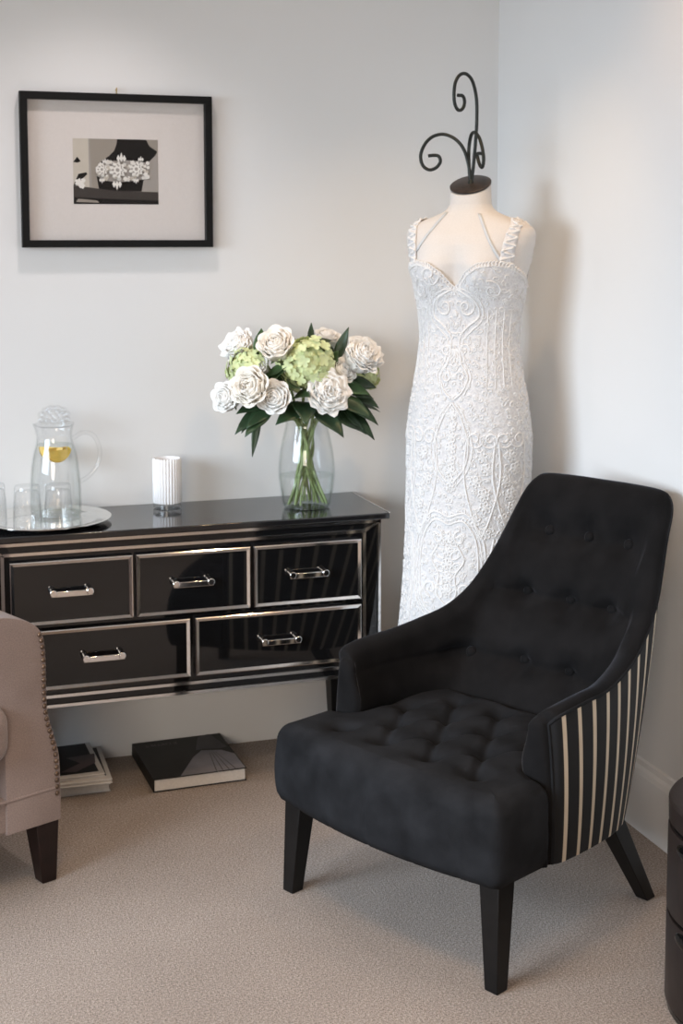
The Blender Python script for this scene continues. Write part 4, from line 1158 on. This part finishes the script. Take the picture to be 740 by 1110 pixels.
def dress_form():
    t = thing('dress_form', 'cream tailor\'s dress form with a black scroll finial wearing the lace gown', 'mannequin', (MX, MY, 0))
    zs = list(np.linspace(0.86, 1.40, 46)) + list(np.linspace(1.405, 1.66, 70))
    n = 96
    P = []
    for z in zs:
        row = []
        for j in range(n):
            th = 2 * PI * j / n
            x, y, zz = body(th, z, -0.004 * max(0.0, min(1.0, (1.46 - z) / 0.12)))
            if z > 1.585:                       # neck cut slanting down to the front
                k = (z - 1.585) / (1.66 - 1.585)
                zz = 1.585 + k * (1.636 - 1.585 - 0.50 * y)
                x, y = x, y
            row.append(loc_pt((x, y, zz)))
        P.append(row)
    m = MB(); m.grid(P, cv=True); m.add(P[0], [tuple(range(n))]); m.add(P[-1], [tuple(range(n))])
    m.build('torso', M_form, t, sharp=60)
    # cap and finial
    nrm = Vector(loc_pt((0, 0.447, 0.894))).normalized()
    M = Matrix.Translation(Vector((0, 0, 1.637))) @ frame_to(nrm)
    c = MB(); c.lathe([(0.0, 0.0), (0.054, 0.0), (0.0565, 0.002), (0.0565, 0.006), (0.053, 0.008), (0.0, 0.009)], n=48); c.xform(M)
    c.build('neck_cap', M_cap, t)
    K = 0.00246
    base = Vector((0, 0, 1.640))
    cr = Vector((math.cos(-math.radians(23.4)), math.sin(-math.radians(23.4)), 0))      # camera's right at the form
    cf = Vector((cr.y, -cr.x, 0)) * -1.0
    def scroll(pts, deg, rad=0.0047):
        """a flat scroll standing in its own vertical plane, turned deg from the picture plane"""
        d = Vector(cr) * math.cos(math.radians(deg)) + cf * math.sin(math.radians(deg))
        w = 1.0 / math.cos(math.radians(deg))
        path = catmull([tuple(base + d * ((px - 508.5) * K * w) + Vector((0, 0, (203.5 - py) * K))) for px, py in pts], 7)
        return MB().tube(path, rad, 10)
    A = [(508.5, 203), (507, 188), (503, 171), (497, 159.5), (488, 151.5), (477, 148), (466, 150.5), (457.5, 158.5), (453, 170), (455, 181), (462, 186.5), (470, 184.5), (474.8, 178), (473, 172), (468, 170.8), (461.5, 171.3)]
    B = [(509, 203), (511, 185), (513, 160), (514.4, 135), (513.8, 110), (509.5, 92), (503, 84.5), (496, 85.5), (491, 94), (489.5, 107), (490.8, 118), (494.5, 123.5), (499, 121.5), (501, 114.5), (499, 108.2), (493.5, 107.6)]
    C = [(508, 203), (506.5, 185), (506, 165), (508, 151), (511.5, 147), (516.5, 152.5), (520, 163), (522, 176), (521, 185), (518.5, 184), (516, 176.5), (515.2, 171.2), (517, 170.3), (520, 171)]
    scroll(A, -12).build('scroll', M_iron, t)
    scroll(B, 38).build('scroll', M_iron, t)
    scroll(C, -62).build('scroll', M_iron, t)
    f = MB(); f.lathe([(0.0, -0.006), (0.011, -0.002), (0.009, 0.006), (0.006, 0.014), (0.0, 0.015)], n=24); f.xform(Matrix.Translation(base)); f.build('finial_collar', M_iron, t)
    MB().lathe([(0.0, 0.03), (0.016, 0.03), (0.016, 0.88), (0.0, 0.88)], n=20).build('pole', M_iron, t)
    MB().lathe([(0.0, 0.0), (0.15, 0.0), (0.15, 0.014), (0.03, 0.03), (0.0, 0.03)], n=40).build('base', M_iron, t)
dress_form()

def neckline(th):
    """height of the gown's top edge round the body"""
    d = abs((th + PI) % (2 * PI) - PI)
    pts = [(0, 1.368), (0.10, 1.376), (0.30, 1.408), (0.55, 1.432), (0.85, 1.438), (1.15, 1.425), (1.5, 1.395), (2.0, 1.33), (2.6, 1.27), (PI, 1.25)]
    return float(np.interp(d, [p[0] for p in pts], [p[1] for p in pts]))
OFF = 0.0065
def gown_pt(th, z, off=0.0): return loc_pt(body(th, z, OFF + off, True))
def gown():
    t = thing('wedding_gown', 'white lace wedding gown with sweetheart neckline worn by the dress form in the corner', 'wedding dress', (MX, MY, 0))
    n, mz = 180, 150
    P = []
    for k in range(mz + 1):
        q = k / mz
        row = []
        for j in range(n):
            th = 2 * PI * j / n
            z = neckline(th) * (1 - q) + 0.004 * q
            row.append(gown_pt(th, z))
        P.append(row)
    # turned edge so that the neckline has thickness
    edge = [[loc_pt(body(2 * PI * j / n, neckline(2 * PI * j / n) - 0.001, 0.001, True)) for j in range(n)]]
    m = MB(); m.grid(edge + P, cv=True)
    m.build('gown_body', M_dress, t, sharp=0)
    # raised lace: scrolls, medallions and sprays stitched to the net
    L = MB(); r = random.Random(21)
    def onto(s, z):
        a, b = half(z)
        th = s / (0.5 * (a + b) + 0.012)
        return th
    def put(pts, rad=0.0022, off=0.0006, closed=False):
        Q = []
        for s, z in pts:
            th = onto(s, z)
            if z < 0.02 or z > neckline(th) + 0.004: return
            Q.append(gown_pt(th, z, off))
        if len(Q) > 2: L.tube(Q, rad, 5, caps=False, closed=closed)
    def spiral(s, z, R, turns, a0, sgn, rad=0.0026, grow=None):
        N = max(8, int(turns * 14)); pts = []
        for i in range(N + 1):
            f = i / N
            rr = R * (1 - 0.82 * f); a = a0 + sgn * 2 * PI * turns * f
            pts.append((s + rr * math.cos(a), z + rr * math.sin(a)))
        put(pts, rad)
    def ell(s, z, ra, rb, rad=0.0026, n=40):
        put([(s + ra * math.cos(2 * PI * i / n), z + rb * math.sin(2 * PI * i / n)) for i in range(n)], rad, closed=True)
    def leaflet(s, z, l, ang, w=0.3, rad=0.0022):
        c, si = math.cos(ang), math.sin(ang); pts = []
        for i in range(11):
            f = i / 10; a = 2 * PI * f
            u = l * (0.5 - 0.5 * math.cos(a)); v = l * w * math.sin(a)
            pts.append((s + u * c - v * si, z + u * si + v * c))
        put(pts, rad)
    def daisy(s, z, R, n=6, rad=0.0022):
        for i in range(n): leaflet(s, z, R, 2 * PI * i / n + 0.3, 0.32, rad)
    def stem(pts, rad=0.0028): put([tuple(p[:2]) for p in catmull([(a, b, 0) for a, b in pts], 6)], rad)
    for sg in (-1, 1):
        # bodice scrolls
        spiral(sg * 0.036, 1.315, 0.030, 1.4, PI / 2, -sg); spiral(sg * 0.036, 1.315, 0.036, 0.9, PI / 2, -sg, 0.002)
        stem([(sg * 0.010, 1.36), (sg * 0.030, 1.352), (sg * 0.066, 1.33), (sg * 0.074, 1.29), (sg * 0.040, 1.262), (sg * 0.014, 1.23), (sg * 0.020, 1.17), (sg * 0.045, 1.13), (sg * 0.030, 1.09), (sg * 0.006, 1.07)])
        stem([(sg * 0.018, 1.36), (sg * 0.036, 1.36), (sg * 0.078, 1.335), (sg * 0.084, 1.285), (sg * 0.05, 1.25), (sg * 0.026, 1.225), (sg * 0.03, 1.175), (sg * 0.055, 1.13), (sg * 0.036, 1.08)], 0.002)
        spiral(sg * 0.078, 1.40, 0.034, 1.3, 0.3, sg); spiral(sg * 0.115, 1.36, 0.026, 1.3, 2, -sg)
        spiral(sg * 0.030, 1.20, 0.018, 1.2, 0, sg); spiral(sg * 0.022, 1.13, 0.016, 1.2, PI, -sg)
        for k in range(4): stem([(sg * (0.10 + 0.022 * k), 1.31), (sg * (0.095 + 0.021 * k), 1.22), (sg * (0.10 + 0.024 * k), 1.10)], 0.0018)
        # waist to hip palmettes
        stem([(0, 1.06), (sg * 0.030, 1.02), (sg * 0.055, 0.95), (sg * 0.045, 0.89), (sg * 0.012, 0.85)])
        stem([(sg * 0.012, 1.06), (sg * 0.042, 1.02), (sg * 0.067, 0.95), (sg * 0.056, 0.885), (sg * 0.02, 0.84)], 0.002)
        for sx in (0.095, 0.175):
            spiral(sg * (sx + 0.022), 0.965, 0.026, 1.4, PI, sg); spiral(sg * (sx - 0.022), 0.965, 0.026, 1.4, 0, -sg)
            stem([(sg * (sx - 0.045), 0.96), (sg * (sx - 0.05), 0.86), (sg * (sx - 0.025), 0.76), (sg * sx, 0.70)])
            stem([(sg * (sx + 0.045), 0.96), (sg * (sx + 0.05), 0.86), (sg * (sx + 0.025), 0.76), (sg * sx, 0.70)])
            for k in range(7): daisy(sg * (sx + 0.018 * math.sin(k * 2.2)), 0.92 - 0.034 * k, 0.017)
        # medallion at the front of the skirt
        for k, w in enumerate((0.0, 0.010, 0.020)):
            stem([(0, 0.505 + 0.004 * k), (sg * (0.040 + 0), 0.492 - w), (sg * (0.080 + w), 0.53), (sg * (0.090 + w), 0.62), (sg * (0.080 + w), 0.70), (sg * (0.045 + w * 0.5), 0.745 + w), (0, 0.735 + w)], 0.0026 if k != 1 else 0.0018)
        spiral(sg * 0.035, 0.700, 0.020, 1.3, PI / 2, sg); spiral(sg * 0.05, 0.56, 0.024, 1.3, -PI / 2, sg)
        stem([(0, 0.52), (sg * 0.03, 0.55), (sg * 0.025, 0.60), (sg * 0.05, 0.64), (sg * 0.03, 0.68)])
        for k in range(5): leaflet(sg * 0.012, 0.54 + 0.035 * k, 0.035, PI / 2 - sg * 0.9, 0.3)
        # below the medallion
        spiral(sg * 0.075, 0.44, 0.028, 1.4, PI / 2, sg); spiral(sg * 0.075, 0.44, 0.036, 0.9, PI / 2, sg, 0.002)
        for k in range(4): leaflet(0, 0.40, 0.05, PI / 2 - sg * (0.2 + 0.42 * k), 0.22)
        for c in (0.034, 0.044): stem([(0, 0.38), (sg * c, 0.36), (sg * (c + 0.015), 0.28), (sg * c * 0.6, 0.20), (0, 0.17)])
        stem([(sg * 0.13, 0.70), (sg * 0.115, 0.60), (sg * 0.125, 0.48), (sg * 0.13, 0.30), (sg * 0.15, 0.12)])
        stem([(sg * 0.14, 0.70), (sg * 0.125, 0.60), (sg * 0.135, 0.48), (sg * 0.142, 0.30), (sg * 0.165, 0.12)], 0.002)
        for k in range(18):
            z = 0.70 - 0.034 * k
            leaflet(sg * 0.15, z, 0.030, PI / 2 + sg * (0.9 if k % 2 else -0.9), 0.32)
            spiral(sg * 0.185, z, 0.015, 1.2, r.uniform(0, 6), sg)
    # centre line sprays
    for k in range(7): daisy(0, 1.03 - 0.03 * k, 0.017)
    for k in range(5): daisy(0, 0.56 + 0.035 * k, 0.016)
    for k in range(5): leaflet(0, 1.20 - 0.0, 0.045, -PI / 2 + 0.4 * (k - 2), 0.25)
    # small curls filling the net between the motifs
    done = []
    tries = 0
    while len(done) < 1150 and tries < 26000:
        tries += 1
        s = r.uniform(0, 0.33); z = r.uniform(0.05, 1.43)
        if any((s - a) ** 2 + (z - b) ** 2 < 0.0135 ** 2 for a, b in done): continue
        done.append((s, z))
        k = r.random(); a0 = r.uniform(0, 2 * PI); R = r.uniform(0.0058, 0.0088)
        for sg in (-1, 1):
            aa = a0 if sg > 0 else PI - a0
            if k < 0.45: spiral(sg * s, z, R, 1.0, aa, sg, 0.0016)
            elif k < 0.8: leaflet(sg * s, z, R * 1.9, aa, 0.32, 0.0016)
            else: daisy(sg * s, z, R * 0.95, 5, 0.0015)
    # scalloped neckline edge
    for j in range(-30, 31):
        th = j * 0.052
        a, b = half(neckline(th)); s = th * (0.5 * (a + b) + 0.012)
        spiral(s, neckline(th) - 0.008, 0.0085, 1.0, PI / 2, 1 if j > 0 else -1, 0.0022)
    L.build('lace_applique', M_lace, t, sharp=0, normals=True)
    # straps: lace bands from the bust over the shoulders to the back
    def front_th(lat, z, back=False):
        a, b = half(z); e = 2.25
        x = min(0.999, abs(lat) / a)
        y = b * (1 - x ** e) ** (1 / e)
        return math.atan2(lat, -y if back else y)
    for sg in (-1, 1):
        S = MB(); C = MB()
        rows = []
        zl = [1.42, 1.44, 1.46, 1.48, 1.50, 1.515, 1.528]
        for f in np.linspace(0, 1, 5):
            lat0 = sg * (0.112 + 0.030 * f); lat1 = sg * (0.128 + 0.026 * f)
            row = []
            for i, z in enumerate(zl):
                lat = lat0 + (lat1 - lat0) * i / (len(zl) - 1)
                row.append(loc_pt(body(front_th(lat, z), z, 0.004)))
            zt = 1.545 - 0.018 * f
            for yy in (0.035, 0.0, -0.035): row.append(loc_pt((lat1, yy, zt + 0.006 - abs(yy) * 0.1)))
            for z in (1.525, 1.50, 1.46, 1.40, 1.34):
                row.append(loc_pt(body(front_th(lat1 * (0.98 if z > 1.45 else 0.9), z, True), z, 0.005)))
            rows.append(row)
        S.grid(rows)
        st = S.build('strap', M_dress, t, sharp=0, solid=0.0012, normals=False)
        # one running vine that loops back and forth across the band
        vine = []
        Mx = len(rows[0])
        for q in range((Mx - 1) * 14 + 1):
            x = q / 14; i = min(int(x), Mx - 2); f = x - i
            g = 2 + 1.9 * math.sin(x * 5.2); gi = min(int(g), 3); gf = g - gi
            p = Vector(rows[gi][i]).lerp(Vector(rows[gi][i + 1]), f).lerp(Vector(rows[gi + 1][i]).lerp(Vector(rows[gi + 1][i + 1]), f), gf)
            nv = Vector((p.x, p.y, 0)).normalized() + Vector((0, 0, 0.6 if p.z > 1.52 else 0))
            vine.append(p + nv * (0.0016 + 0.0012 * math.sin(x * 21)))
        C.tube(vine, [0.0030 + 0.0012 * math.sin(i * 1.3) for i in range(len(vine))], 6)
        C.build('strap_lace', M_lace, st, sharp=0)
    # narrow ribbon loops from the neck to the bust
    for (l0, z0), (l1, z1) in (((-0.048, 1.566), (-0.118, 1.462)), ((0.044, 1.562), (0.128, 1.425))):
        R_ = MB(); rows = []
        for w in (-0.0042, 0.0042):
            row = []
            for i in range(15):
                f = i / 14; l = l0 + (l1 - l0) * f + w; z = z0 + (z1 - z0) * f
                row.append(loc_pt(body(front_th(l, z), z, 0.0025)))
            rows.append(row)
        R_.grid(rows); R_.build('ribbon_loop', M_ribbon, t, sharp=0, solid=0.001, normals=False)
gown()
